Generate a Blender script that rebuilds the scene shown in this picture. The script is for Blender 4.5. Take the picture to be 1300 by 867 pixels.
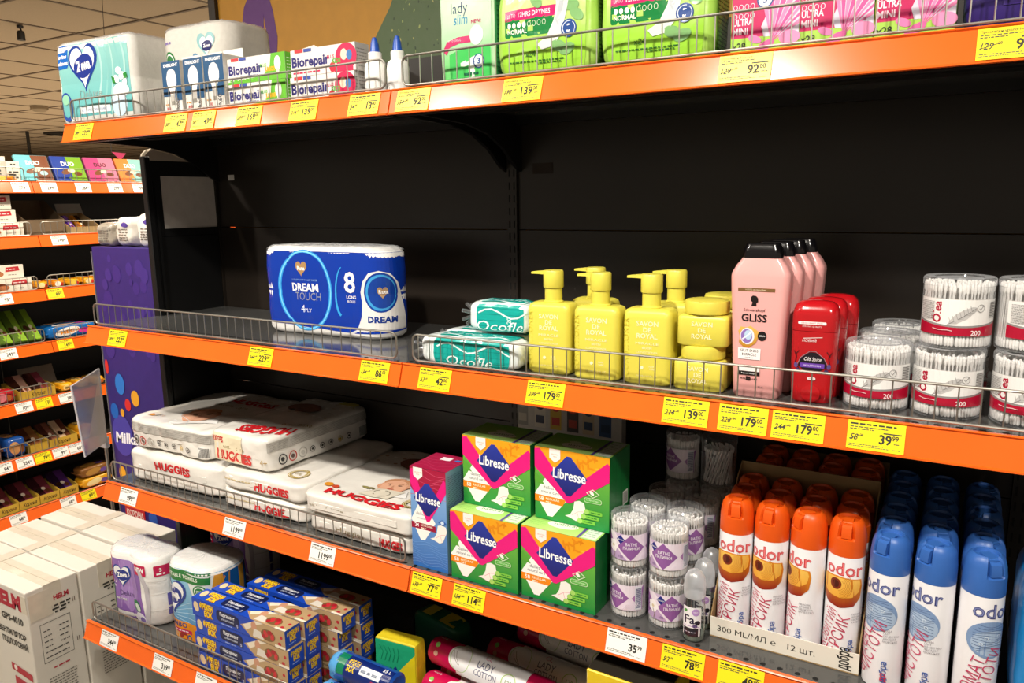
import bpy, bmesh, math, random
from mathutils import Vector, Matrix, noise
PI = math.pi
for _o in list(bpy.data.objects): bpy.data.objects.remove(_o, do_unlink=True)
SC = bpy.context.scene
COL = SC.collection

# ------------------------------------------------------------------ camera
cam_d = bpy.data.cameras.new('camera'); cam = bpy.data.objects.new('camera', cam_d); COL.objects.link(cam)
cam_d.sensor_width = 36.0; cam_d.lens = 972.466 / 1300 * 36.0; cam_d.clip_start = .02; cam_d.clip_end = 60
_r = Vector((0.862147, 0.506474, -0.013636)); _u = Vector((-0.080652, 0.163762, 0.983198)); _w = Vector((-0.500197, 0.846561, -0.182035))
cam.matrix_world = Matrix(((_r.x, _u.x, -_w.x, .88455), (_r.y, _u.y, -_w.y, -1.51692), (_r.z, _u.z, -_w.z, 1.47013), (0, 0, 0, 1)))
SC.camera = cam
# ------------------------------------------------------------------ world, lamps, exposure
SC.view_settings.view_transform = 'Standard'; SC.view_settings.look = 'None'
SC.view_settings.gamma = 1; SC.view_settings.use_curve_mapping = False
SC.view_settings.exposure = 0.0
wd = bpy.data.worlds.new('shop_hall'); SC.world = wd; wd.use_nodes = True
_bg = wd.node_tree.nodes['Background']; _bg.inputs[0].default_value = (1.0, .86, .68, 1); _bg.inputs[1].default_value = .26
def lamp(x, y, z, tx, ty, tz, power, size=.13, col=(1, .93, .82), spread=150):
    d = bpy.data.lights.new('track_lamp_light', 'AREA'); d.shape = 'DISK'; d.size = size; d.energy = power; d.color = col; d.spread = math.radians(spread)
    o = bpy.data.objects.new('track_lamp_light', d); COL.objects.link(o); o.location = (x, y, z)
    o.rotation_euler = (Vector((tx, ty, tz)) - Vector((x, y, z))).to_track_quat('-Z', 'Y').to_euler()
    return o
for lx, lw in ((-1.70, -1.40), (-.67, -1.40), (.365, -1.40), (1.40, -1.62)):                       # row of track lamps over the aisle in front of the shelving
    lamp(lx, lw, 2.40, lx * .92, -.34, .70, 11.8, size=.09, spread=120)
for ly in (-.55, .55, 1.6):                                # row over the confectionery aisle
    lamp(-1.30, ly, 2.40, -2.25, ly, .9, 14.5, col=(1, .88, .70))
for lx, ly in ((-4.5, 2.0), (-7.5, 4.5), (-4.5, 5.5), (-9.5, 1.5)):   # far hall lamps
    lamp(lx, ly, 2.40, lx, ly, 0, 140, size=.3, col=(1, .87, .70), spread=170)

# ------------------------------------------------------------------ colours and materials
def lin(c): return c / 12.92 if c <= .04045 else ((c + .055) / 1.055) ** 2.4
def hx(h):
    h = h.lstrip('#'); return tuple(lin(int(h[i:i + 2], 16) / 255) for i in (0, 2, 4)) + (1.0,)
MATS = {}
def mat(name, col='#808080', rough=.45, metal=0, coat=0, noise_amt=.06, scale=40, bump=0, spec=.5, sss=0):
    if name in MATS: return MATS[name]
    m = bpy.data.materials.new(name); m.use_nodes = True; nt = m.node_tree; b = nt.nodes['Principled BSDF']
    b.inputs['Roughness'].default_value = rough; b.inputs['Metallic'].default_value = metal
    b.inputs['Coat Weight'].default_value = coat; b.inputs['Coat Roughness'].default_value = .08
    b.inputs['Specular IOR Level'].default_value = spec
    tc = nt.nodes.new('ShaderNodeTexCoord'); nz = nt.nodes.new('ShaderNodeTexNoise'); nz.inputs['Scale'].default_value = scale; nz.inputs['Detail'].default_value = 4
    nt.links.new(tc.outputs['Object'], nz.inputs['Vector'])
    hs = nt.nodes.new('ShaderNodeHueSaturation'); hs.inputs['Color'].default_value = hx(col)
    mr = nt.nodes.new('ShaderNodeMapRange'); mr.inputs[1].default_value = .3; mr.inputs[2].default_value = .7
    mr.inputs[3].default_value = 1 - noise_amt; mr.inputs[4].default_value = 1 + noise_amt
    nt.links.new(nz.outputs['Fac'], mr.inputs[0]); nt.links.new(mr.outputs[0], hs.inputs['Value']); nt.links.new(hs.outputs[0], b.inputs['Base Color'])
    if bump:
        bp = nt.nodes.new('ShaderNodeBump'); bp.inputs['Strength'].default_value = bump; bp.inputs['Distance'].default_value = .004
        nt.links.new(nz.outputs['Fac'], bp.inputs['Height']); nt.links.new(bp.outputs[0], b.inputs['Normal'])
    MATS[name] = m; return m
def print_mat(name, rough, coat=0, bump=0):
    m = bpy.data.materials.new(name); m.use_nodes = True; nt = m.node_tree; b = nt.nodes['Principled BSDF']
    at = nt.nodes.new('ShaderNodeAttribute'); at.attribute_name = 'Col'
    tc = nt.nodes.new('ShaderNodeTexCoord'); nz = nt.nodes.new('ShaderNodeTexNoise'); nz.inputs['Scale'].default_value = 60
    nt.links.new(tc.outputs['Object'], nz.inputs['Vector'])
    mr = nt.nodes.new('ShaderNodeMapRange'); mr.inputs[3].default_value = rough * .8; mr.inputs[4].default_value = rough * 1.2
    nt.links.new(nz.outputs['Fac'], mr.inputs[0]); nt.links.new(mr.outputs[0], b.inputs['Roughness'])
    nt.links.new(at.outputs['Color'], b.inputs['Base Color']); b.inputs['Coat Weight'].default_value = coat
    if bump:
        bp = nt.nodes.new('ShaderNodeBump'); bp.inputs['Strength'].default_value = bump; bp.inputs['Distance'].default_value = .003
        nz.inputs['Scale'].default_value = 28
        nt.links.new(nz.outputs['Fac'], bp.inputs['Height']); nt.links.new(bp.outputs[0], b.inputs['Normal'])
    return m
PR_CARD = print_mat('card_print', .38); PR_FILM = print_mat('film_print', .24, .15, .25); PR_PAPER = print_mat('paper_print', .55)
def clear_mat(name, tint=(.97, .98, 1, 1), base=.11, rough=.06, frost=0):
    m = bpy.data.materials.new(name); m.use_nodes = True; nt = m.node_tree; nt.nodes.remove(nt.nodes['Principled BSDF'])
    out = nt.nodes['Material Output']; tr = nt.nodes.new('ShaderNodeBsdfTransparent'); tr.inputs[0].default_value = tint
    gl = nt.nodes.new('ShaderNodeBsdfGlossy'); gl.inputs['Roughness'].default_value = rough
    fr = nt.nodes.new('ShaderNodeLayerWeight'); fr.inputs['Blend'].default_value = .5
    pw = nt.nodes.new('ShaderNodeMath'); pw.operation = 'POWER'; pw.inputs[1].default_value = 2.6; nt.links.new(fr.outputs['Facing'], pw.inputs[0])
    ml = nt.nodes.new('ShaderNodeMath'); ml.operation = 'MULTIPLY'; ml.inputs[1].default_value = .75; nt.links.new(pw.outputs[0], ml.inputs[0])
    ad = nt.nodes.new('ShaderNodeMath'); ad.operation = 'ADD'; ad.use_clamp = True; ad.inputs[1].default_value = base; nt.links.new(ml.outputs[0], ad.inputs[0])
    mx = nt.nodes.new('ShaderNodeMixShader'); nt.links.new(ad.outputs[0], mx.inputs[0]); nt.links.new(tr.outputs[0], mx.inputs[1])
    src = gl
    if frost:
        df = nt.nodes.new('ShaderNodeBsdfDiffuse'); df.inputs[0].default_value = (.9, .92, .95, 1)
        m2 = nt.nodes.new('ShaderNodeMixShader'); m2.inputs[0].default_value = frost
        nt.links.new(gl.outputs[0], m2.inputs[1]); nt.links.new(df.outputs[0], m2.inputs[2]); src = m2
    nt.links.new(src.outputs[0], mx.inputs[2]); nt.links.new(mx.outputs[0], out.inputs[0]); return m
M_CLEAR = clear_mat('clear_plastic', frost=.38); M_ACRYL = clear_mat('scuffed_acrylic', (.80, .80, .83, 1), .22, .25, .5); M_FROST = clear_mat('frosted_plastic', (.9, .92, .95, 1), .35, .3, .6)
M_WRAP = clear_mat('clear_film', (.97, .97, .97, 1), .10, .12, .35); M_LIQ = clear_mat('clear_glass', (.88, .92, .9, 1), .08, .03)
M_ORANGE = mat('orange_plastic_rail', '#f0661a', .22, coat=.4, noise_amt=.03, scale=12)
M_STEEL = mat('zinc_wire', '#a8a59d', .35, .85, noise_amt=.08)
M_BLACK = mat('black_enamel_panel', '#241e19', .34, noise_amt=.16, scale=6, spec=.5)
M_DECK = mat('dark_grey_shelf_enamel', '#4c4c4b', .12, noise_amt=.08, scale=14)
M_UNDER = mat('black_enamel_bracket', '#0f0d0c', .4)
M_SLOT = mat('slot_dark', '#020202', .8)
M_WHITE = mat('white_plastic', '#eceae6', .35); M_COTTON = mat('white_cotton', '#f4f1ec', .8, bump=.3, scale=200)
M_CARD = mat('white_carton_board', '#e9e3d6', .6, noise_amt=.03, scale=10); M_KRAFT = mat('kraft_board', '#a5875c', .75, noise_amt=.08, scale=60); M_GREYB = mat('grey_board', '#c9c5bd', .6)

# ------------------------------------------------------------------ mesh helpers
class MB:
    def __init__(s): s.v = []; s.f = []; s.m = []
    def add(s, vs, fs, mi=0):
        o = len(s.v); s.v += [tuple(p) for p in vs]; s.f += [tuple(i + o for i in f) for f in fs]; s.m += [mi] * len(fs); return s
    def box(s, x0, x1, y0, y1, z0, z1, mi=0, bev=0, seg=1):
        if bev <= 0:
            vs = [(x, y, z) for z in (z0, z1) for y in (y0, y1) for x in (x0, x1)]
            return s.add(vs, [(0, 2, 3, 1), (4, 5, 7, 6), (0, 1, 5, 4), (2, 6, 7, 3), (0, 4, 6, 2), (1, 3, 7, 5)], mi)
        bm = bmesh.new(); bmesh.ops.create_cube(bm, size=1)
        for v in bm.verts: v.co = Vector(((x0 + x1) / 2 + v.co.x * (x1 - x0), (y0 + y1) / 2 + v.co.y * (y1 - y0), (z0 + z1) / 2 + v.co.z * (z1 - z0)))
        bmesh.ops.bevel(bm, geom=bm.edges[:], offset=bev, segments=seg, profile=.5, affect='EDGES')
        return s.bm(bm, mi)
    def bm(s, bm, mi=0):
        bm.verts.index_update(); s.add([v.co for v in bm.verts], [[v.index for v in f.verts] for f in bm.faces], mi); bm.free(); return s
    def rings(s, rings, mi=0, cap0=True, cap1=True, closed=True):
        n = len(rings[0]); vs = [p for r in rings for p in r]; fs = []
        for k in range(len(rings) - 1):
            for i in range(n if closed else n - 1):
                j = (i + 1) % n; fs.append((k * n + i, k * n + j, (k + 1) * n + j, (k + 1) * n + i))
        if cap0: fs.append(tuple(range(n - 1, -1, -1)))
        if cap1: fs.append(tuple((len(rings) - 1) * n + i for i in range(n)))
        return s.add(vs, fs, mi)
    def lathe(s, prof, cx=0, cy=0, n=24, mi=0, cap0=True, cap1=True):
        return s.rings([[(cx + r * math.cos(2 * PI * i / n), cy + r * math.sin(2 * PI * i / n), z) for i in range(n)] for r, z in prof], mi, cap0, cap1)
    def tube(s, path, r, n=6, mi=0, closed=False):
        P = [Vector(p) for p in path]; R = []
        for k, p in enumerate(P):
            a = P[(k - 1) % len(P)] if (closed or k > 0) else P[0]; b = P[(k + 1) % len(P)] if (closed or k < len(P) - 1) else P[-1]
            t = (b - a).normalized(); ref = Vector((0, 1, 0)) if abs(t.y) < .9 else Vector((1, 0, 0)); n1 = t.cross(ref).normalized(); n2 = t.cross(n1)
            R.append([p + (n1 * math.cos(2 * PI * i / n) + n2 * math.sin(2 * PI * i / n)) * r for i in range(n)])
        if closed: R.append(R[0])
        return s.rings(R, mi, not closed, not closed)
    def extrude(s, prof, x0, x1, mi=0):            # prof: (y, z) list swept along x
        return s.rings([[(x0, y, z) for y, z in prof], [(x1, y, z) for y, z in prof]], mi)
    def mesh(s, name, mats, smooth=True, ang=35):
        me = bpy.data.meshes.new(name); me.from_pydata(s.v, [], s.f)
        bm = bmesh.new(); bm.from_mesh(me); bmesh.ops.recalc_face_normals(bm, faces=bm.faces); bm.to_mesh(me); bm.free()
        for m in (mats if isinstance(mats, (list, tuple)) else [mats]): me.materials.append(m)
        if len(me.materials) > 1: me.polygons.foreach_set('material_index', s.m)
        if smooth: me.polygons.foreach_set('use_smooth', [True] * len(s.f)); me.set_sharp_from_angle(angle=math.radians(ang))
        me.update(); return me
def obj(name, me, parent=None, label=None, kind=None):
    o = bpy.data.objects.new(name, me); COL.objects.link(o)
    if parent is not None: o.parent = parent
    if label: o['label'] = label
    if kind: o['kind'] = kind
    return o
def thing(name, label, cat, loc=(0, 0, 0), rz=0, group=None):
    o = bpy.data.objects.new(name, None); COL.objects.link(o); o.location = loc; o.rotation_euler = (0, 0, rz); o.empty_display_size = .02
    o['label'] = label; o['category'] = cat
    if group: o['group'] = group
    return o
def dup(root, loc, rz=None, label=None, group=None):
    r = root.copy(); COL.objects.link(r); r.location = loc
    if rz is not None: r.rotation_euler = (0, 0, rz)
    if label: r['label'] = label
    if group: r['group'] = group
    for ch in list(root.children):
        c = ch.copy(); COL.objects.link(c); c.parent = r
        for g in list(ch.children):
            d = g.copy(); COL.objects.link(d); d.parent = c
    return r

# ------------------------------------------------------------------ flat print: vector shapes laid on a surface map (u, v, offset) -> point
TXT = {}
def text_geo(s, bold=0, res=2):
    k = (s, bold, res)
    if k in TXT: return TXT[k]
    cu = bpy.data.curves.new('t', 'FONT'); cu.body = s; cu.resolution_u = res; cu.offset = bold; cu.align_x = 'LEFT'
    o = bpy.data.objects.new('t', cu); me = o.to_mesh()
    vs = [(v.co.x, v.co.y) for v in me.vertices]; fs = [tuple(p.vertices) for p in me.polygons]
    o.to_mesh_clear(); bpy.data.objects.remove(o); bpy.data.curves.remove(cu)
    x0 = min((v[0] for v in vs), default=0); x1 = max((v[0] for v in vs), default=1)
    TXT[k] = ([(a - x0, b) for a, b in vs], fs, x1 - x0); return TXT[k]
def ell(cx, cy, rx, ry=None, n=28, a0=0, a1=2 * PI, rot=0):
    ry = ry or rx; full = abs(a1 - a0 - 2 * PI) < 1e-6; out = []
    for i in range(n if full else n + 1):
        a = a0 + (a1 - a0) * i / n; x = rx * math.cos(a); y = ry * math.sin(a)
        out.append((cx + x * math.cos(rot) - y * math.sin(rot), cy + x * math.sin(rot) + y * math.cos(rot)))
    return out
def heart(cx, cy, w, h, n=36):
    o = []
    for i in range(n):
        t = 2 * PI * i / n; o.append((cx + w / 32 * 16 * math.sin(t) ** 3, cy + h / 29 * (13 * math.cos(t) - 5 * math.cos(2 * t) - 2 * math.cos(3 * t) - math.cos(4 * t) + 2.5)))
    return o
def rrect(x0, y0, x1, y1, r, n=5):
    o = []
    for cx, cy, a in ((x1 - r, y1 - r, 0), (x0 + r, y1 - r, PI / 2), (x0 + r, y0 + r, PI), (x1 - r, y0 + r, 1.5 * PI)):
        o += [(cx + r * math.cos(a + PI / 2 * i / n), cy + r * math.sin(a + PI / 2 * i / n)) for i in range(n + 1)]
    return o
class Art:
    def __init__(s, mp, cut=None, off=.0003, step=.00009):
        s.mp = mp; s.cut = cut; s.off = off; s.step = step * .3; s.v = []; s.f = []; s.c = []
    def geo(s, vs, fs, col, cut=True):
        if s.cut and cut:
            bm = bmesh.new(); bv = [bm.verts.new((a, b, 0)) for a, b in vs]
            for f in fs:
                try: bm.faces.new([bv[i] for i in f])
                except ValueError: pass
            us = [a for a, b in vs]; ws = [b for a, b in vs]
            cu, cv = s.cut if isinstance(s.cut, tuple) else (s.cut, None)
            if cu:
                k = math.floor(min(us) / cu) + 1
                while k * cu < max(us) - 1e-6:
                    bmesh.ops.bisect_plane(bm, geom=bm.verts[:] + bm.edges[:] + bm.faces[:], plane_co=(k * cu, 0, 0), plane_no=(1, 0, 0)); k += 1
            if cv:
                k = math.floor(min(ws) / cv) + 1
                while k * cv < max(ws) - 1e-6:
                    bmesh.ops.bisect_plane(bm, geom=bm.verts[:] + bm.edges[:] + bm.faces[:], plane_co=(0, k * cv, 0), plane_no=(0, 1, 0)); k += 1
            bm.verts.index_update(); vs = [(v.co.x, v.co.y) for v in bm.verts]; fs = [[v.index for v in f.verts] for f in bm.faces]; bm.free()
        o = len(s.v)
        for a, b in vs:
            s.v.append(tuple(s.mp(a, b, s.off)))
            if isinstance(col, str): s.c.append(hx(col))
            else:
                c0, c1, v0, v1 = col[:4]; t = a if len(col) > 4 else b; t = min(1, max(0, (t - v0) / (v1 - v0)))
                A, B = hx(c0), hx(c1); s.c.append(tuple(p + (q - p) * t for p, q in zip(A, B)))
        s.f += [tuple(i + o for i in f) for f in fs]; s.off += s.step; return s
    def poly(s, pts, col): return s.geo(list(pts), [tuple(range(len(pts)))], col)
    def rect(s, x0, y0, x1, y1, col): return s.poly([(x0, y0), (x1, y0), (x1, y1), (x0, y1)], col)
    def ring(s, outer, inner, col):
        n = len(outer); return s.geo(list(outer) + list(inner), [(i, (i + 1) % n, n + (i + 1) % n, n + i) for i in range(n)], col)
    def stroke(s, pts, w, col):
        n = len(pts); L = []; R = []
        for i, (x, y) in enumerate(pts):
            a = pts[max(0, i - 1)]; b = pts[min(n - 1, i + 1)]; dx, dy = b[0] - a[0], b[1] - a[1]; l = math.hypot(dx, dy) or 1
            ww = w(i / (n - 1)) if callable(w) else w; nx, ny = -dy / l * ww / 2, dx / l * ww / 2
            L.append((x + nx, y + ny)); R.append((x - nx, y - ny))
        return s.geo(L + R, [(i, i + 1, n + i + 1, n + i) for i in range(n - 1)], col)
    def text(s, t, x, y, h, col, align='c', bold=0, sx=1, shear=0, rot=0, width=None, res=2, arc=None):
        vs, fs, w = text_geo(t, bold, res); k = h / .70
        if width: sx = width / (w * k)
        ox = {'l': 0, 'c': -w / 2, 'r': -w}[align]; out = []; ca, sa = math.cos(rot), math.sin(rot)
        for a, b in vs:
            p = (a + ox) * k * sx + shear * b * k; q = b * k
            if arc: q += arc * (p / (w * k * sx / 2)) ** 2
            out.append((x + p * ca - q * sa, y + p * sa + q * ca))
        return s.geo(out, fs, col, cut=(h > .012))
    def dashes(s, x, y, w, h, col, rnd, n=6):                 # print too small to read in the photograph
        cx = x
        while cx < x + w - h:
            l = min(rnd.uniform(1.0, 4.5) * h, x + w - cx); s.rect(cx, y, cx + l, y + h, col); s.off -= s.step; cx += l + h * .8
        s.off += s.step; return s
    def mesh(s, name, m=None):
        me = bpy.data.meshes.new(name); me.from_pydata(s.v, [], s.f); me.materials.append(m or PR_CARD)
        ca = me.color_attributes.new('Col', 'FLOAT_COLOR', 'POINT'); ca.data.foreach_set('color', [x for c in s.c for x in c]); me.update(); return me
def pmap(o, u, v):
    o, u, v = Vector(o), Vector(u), Vector(v); n = u.cross(v).normalized()
    return lambda a, b, off: o + u * a + v * b + n * off
def front(y): return pmap((0, y, 0), (1, 0, 0), (0, 0, 1))
def right(x): return pmap((x, 0, 0), (0, 1, 0), (0, 0, 1))
def left(x): return pmap((x, 0, 0), (0, -1, 0), (0, 0, 1))
def topm(z): return pmap((0, 0, z), (1, 0, 0), (0, 1, 0))
def cyl(r, cx=0, cy=0):                                        # u = arc length, 0 faces -Y
    return lambda a, b, off: Vector((cx + (r + off) * math.sin(a / r), cy - (r + off) * math.cos(a / r), b))

class Wrap:                                                     # vertical body: plan outline (clockwise from front centre to the right) scaled by a height profile
    def __init__(s, outline, prof):
        s.o = [Vector((x, y)) for x, y in outline]; s.p = prof; n = len(s.o)
        s.L = [0]
        for i in range(n): s.L.append(s.L[-1] + (s.o[(i + 1) % n] - s.o[i]).length)
    def scale(s, z):
        p = s.p
        if z <= p[0][0]: return p[0][1:]
        for a, b in zip(p, p[1:]):
            if z <= b[0]:
                t = (z - a[0]) / max(1e-9, b[0] - a[0]); return tuple(q + (w - q) * t for q, w in zip(a[1:], b[1:]))
        return p[-1][1:]
    def rings(s, zs=None): return [[(q.x * sx, q.y * sy, z) for q in s.o] for z, sx, sy in ([(z,) + tuple(s.scale(z)) for z in zs] if zs else s.p)]
    def mp(s, a, b, off):
        T = s.L[-1]; a = a % T; n = len(s.o); lo, hi = 0, n - 1
        while lo < hi:
            m = (lo + hi + 1) // 2
            if s.L[m] <= a: lo = m
            else: hi = m - 1
        A, B = s.o[lo], s.o[(lo + 1) % n]; t = (a - s.L[lo]) / max(1e-9, s.L[lo + 1] - s.L[lo]); q = A + (B - A) * t; d = (B - A).normalized(); nn = Vector((d.y, -d.x))
        sx, sy = s.scale(b); return Vector((q.x * sx + nn.x * off, q.y * sy + nn.y * off, b))
def plan_rr(w, d, r, n=6, scal=None, e=0):                      # rounded-rectangle plan starting at front centre; outward normal with (d.y,-d.x) needs anticlockwise order
    pts = [(0, -d / 2)]
    for cx, cy, a in ((w / 2 - r, -d / 2 + r, -PI / 2), (w / 2 - r, d / 2 - r, 0), (-w / 2 + r, d / 2 - r, PI / 2), (-w / 2 + r, -d / 2 + r, PI)):
        pts += [(cx + r * math.cos(a + PI / 2 * i / n), cy + r * math.sin(a + PI / 2 * i / n)) for i in range(n + 1)]
    out = []
    for i, p in enumerate(pts):                                 # densify
        q = pts[(i + 1) % len(pts)]; l = math.hypot(q[0] - p[0], q[1] - p[1]); k = max(1, int(l / .008))
        for j in range(k):
            t = j / k; x, y = p[0] + (q[0] - p[0]) * t, p[1] + (q[1] - p[1]) * t
            if scal: amp, per = scal; y *= 1 - amp * abs(math.sin(PI * (x + w / 2) / per)) ** .5 * 0 - amp * (1 - abs(math.sin(PI * (x + w / 2) / per)))
            out.append((x, y))
    return out
class Pillow:                                                   # soft bag: superquadric box with wrinkles, centred at origin base z=0
    def __init__(s, w, d, h, p=8, wr=.0015, fr=9, seed=0): s.D = (w / 2, d / 2, h / 2); s.p = p; s.wr = wr; s.fr = fr; s.sd = Vector((seed * 7.3, seed * 3.1, seed))
    def pt(s, q, off=0):
        p = s.p; r = sum(abs(c) ** p for c in q) ** (-1 / p); x = [c * r for c in q]
        n = Vector([math.copysign(abs(c) ** (p - 1), c) / d for c, d in zip(x, s.D)]); n = n.normalized() if n.length else Vector((0, 0, 1))
        P = Vector([c * d for c, d in zip(x, s.D)]); w = noise.noise(P * s.fr * 4 + s.sd) * s.wr + noise.noise(P * s.fr * 13 + s.sd) * s.wr * .35
        P = P + n * w; P.z = min(s.D[2], max(-s.D[2], P.z))
        return P + n * off + Vector((0, 0, s.D[2] + .0003))
    def face(s, f):
        D = s.D
        if f == 'front': return lambda a, b, o: s.pt((a / D[0], -1, b / D[2] - 1), o)
        if f == 'right': return lambda a, b, o: s.pt((1, a / D[1], b / D[2] - 1), o)
        if f == 'left': return lambda a, b, o: s.pt((-1, -a / D[1], b / D[2] - 1), o)
        return lambda a, b, o: s.pt((a / D[0], b / D[1], 1), o)
    def build(s, mb, n=14, mi=0):
        bm = bmesh.new(); bmesh.ops.create_cube(bm, size=2); bmesh.ops.subdivide_edges(bm, edges=bm.edges[:], cuts=n, use_grid_fill=True)
        for v in bm.verts: v.co = s.pt((v.co.x, v.co.y, v.co.z))
        return mb.bm(bm, mi)

# ================================================================== SETTING
CZ = 2.45
def struct(name, me, parent=None): return obj(name, me, parent, kind=None if parent else 'structure')
M_FLOOR = mat('grey_floor_tile', '#b9afa0', .35, scale=8); M_CEIL = mat('mineral_ceiling_tile', '#b6a690', .9, noise_amt=.05, scale=120, bump=.15)
M_CGRID = mat('ceiling_grid_bar', '#5d4d3b', .6)
struct('floor', MB().box(-15, 4, -4, 9.5, -.06, 0).mesh('floor', M_FLOOR))
ceil = struct('ceiling', MB().box(-15, 4, -4, 9.5, CZ + .05, CZ + .12).mesh('ceiling', M_CGRID))
TX0, TY0, TS = 1.14, .06, .60
tile = MB().box(-.291, .291, -.291, .291, 0, .02).mesh('ceiling_tile', M_CEIL, smooth=False)
rest = MB()
for i in range(27):
    for j in range(-6, 15):
        x, y = TX0 - TS * i - .3, TY0 + TS * j + .3
        if 1 <= i <= 19 and -1 <= j <= 12: o = obj('ceiling_tile', tile, ceil); o.location = (x, y, CZ + .004)
        else: rest.box(x - .291, x + .291, y - .291, y + .291, CZ + .004, CZ + .024)
obj('ceiling_tile_field', rest.mesh('ceiling_tile_field', M_CEIL, smooth=False), ceil, kind='stuff')
gb = MB()
for i in range(28): gb.box(TX0 - TS * i - .009, TX0 - TS * i + .009, -3.5, 9.1, CZ, CZ + .03)
for j in range(-6, 16): gb.box(-15, 1.2, TY0 + TS * j - .009, TY0 + TS * j + .009, CZ - .001, CZ + .03)
obj('ceiling_grid', gb.mesh('ceiling_grid', M_CGRID, smooth=False), ceil)
M_WALL = mat('tan_wall_paint', '#a08a6c', .8)
struct('wall_back', MB().box(-15, 4, 9.5, 9.6, 0, CZ + .1).mesh('wall_back', M_WALL))
struct('wall_left', MB().box(-15.1, -15, -4, 9.6, 0, CZ + .1).mesh('wall_left', M_WALL))
# ceiling fittings
M_DARKM = mat('dark_lamp_metal', '#1c1917', .45)
def ceiling_spot(x, y, label, k=1.0):
    t = thing('ceiling_spotlight', label, 'spotlight', (x, y, CZ - .1 * k))
    m = MB().lathe([(.035 * k, .075 * k), (.035 * k, .1 * k)], n=12); obj('mount', m.mesh('mount', M_DARKM), t)
    m = MB().tube([(0, 0, .08 * k), (.01, 0, .03 * k)], .01 * k, 6); obj('stem', m.mesh('stem', M_DARKM), t)
    m = MB().lathe([(.028 * k, -.055 * k), (.042 * k, -.06 * k), (.042 * k, .02 * k), (.03 * k, .045 * k)], n=16); obj('lamp_head', m.mesh('lamp_head', M_DARKM), t)
ceiling_spot(-3.71, .97, 'black spotlight on the ceiling above the empty corner, the larger of two', .48)
t = thing('ceiling_camera', 'dark dome camera on a thin ceiling stem above the chocolate rack', 'camera', (-10.0, 4.3, CZ - .35))
obj('stem', MB().tube([(0, 0, .35), (0, 0, .05)], .02, 6).mesh('stem', M_DARKM), t)
obj('lamp_head', MB().lathe([(.02, -.12), (.10, -.08), (.10, .04), (.03, .07)], n=14).mesh('camera_head', M_DARKM), t)
for x, y, lb in ((-7.2, 2.95, 'pale round detector on the distant ceiling, nearer the upper rack end'), (-7.0, 3.15, 'pale round detector on the distant ceiling, close beside the roll pack')):
    t = thing('smoke_detector', lb, 'detector', (x, y, CZ - .05), group='smoke detectors on the far ceiling')
    obj('body', MB().lathe([(.05, 0), (.08, .02), (.08, .05)], n=16).mesh('body', mat('beige_plastic', '#8f8069', .6)), t)
t = thing('ceiling_vent', 'dark round vent set in the far ceiling', 'vent', (-9.9, 4.75, CZ - .02))
obj('ring', MB().lathe([(.22, .0), (.26, .0), (.26, .02), (.22, .02)], n=24, cap0=False, cap1=False).mesh('ring', M_DARKM), t)
obj('grille', MB().lathe([(.0, .005), (.22, .012)], n=24, cap0=False, cap1=False).mesh('grille', M_DARKM), t)

# ================================================================== MAIN SHELVING
D = .434; TILT = .0138; RH = .0405; TA = math.atan2(TILT, RH)
LEV = {'top': 1.6595, 'mid': 1.1725, 'low': .7620, 'base': .4130}          # rail top = deck top
DEP = {'top': D, 'mid': D, 'low': D, 'base': .526}
def rail_mesh(L):
    p = [(.0185, .002), (.0115, .0026), (.0100, .0010), (.0125, -.0012), (.0008, -RH + .0022), (-.0024, -RH + .0014), (-.0024, -RH - .0008), (.001, -RH - .0017), (.006, -RH + .002), (.0185, -.004)]
    return MB().extrude(p, 0, L).mesh('price_rail', M_ORANGE, smooth=False)
RAIL = rail_mesh(.9965)
def deck_mesh(dep, holes):
    mb = MB().box(.003, .9955, -dep + .016, -.0135, -.012, 0, 0).box(.003, .9955, -dep + .02, -dep + .034, -.042, -.012, 1).box(.003, .9955, -.030, -.0135, -.03, -.012, 1).box(.02, .98, -dep * .55 - .02, -dep * .55 + .02, -.026, -.012, 1)
    for k in range(38 if holes else 0): mb.lathe([(.0045, .0001), (.0, .00015)], .03 + k * .0255, -dep + .030, 8, 2, False, False)
    return mb.mesh('shelf', [M_DECK, M_UNDER, M_SLOT], smooth=False)
DECKS = {d: deck_mesh(d, True) for d in set(DEP.values())}
def bracket_mesh(dep):
    pts = [(0, -.012), (0, -.13), (-.03, -.118), (-.08, -.082), (-.14, -.056), (-.22, -.042), (-dep + .04, -.036), (-dep + .04, -.012)]
    return MB().extrude(pts, -.004, .004).mesh('bracket', M_UNDER, smooth=False)
BRK = {d: bracket_mesh(d) for d in set(DEP.values())}
WIRE = MB().tube([(0, 0, .001), (0, 0, .0485)], .0011, 5).mesh('wire', M_STEEL)
def loop(L, h, r=.012, n=5):
    p = []
    for cx, cz, a in ((L - r, h - r, 0), (r, h - r, PI / 2), (r, r, PI), (L - r, r, 1.5 * PI)):
        p += [(cx + r * math.cos(a + PI / 2 * i / n), 0, cz + r * math.sin(a + PI / 2 * i / n)) for i in range(n + 1)]
    return p
GUARD = MB().tube(loop(.962, .049), .0020, 8, closed=True).mesh('wire_guard', M_STEEL)
BOLT = MB().lathe([(.006, 0), (.005, .003), (0, .0035)], n=8)
PANELS = [(.02, .55), (.55, .95), (.95, 1.403), (1.403, 1.80)]
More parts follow.
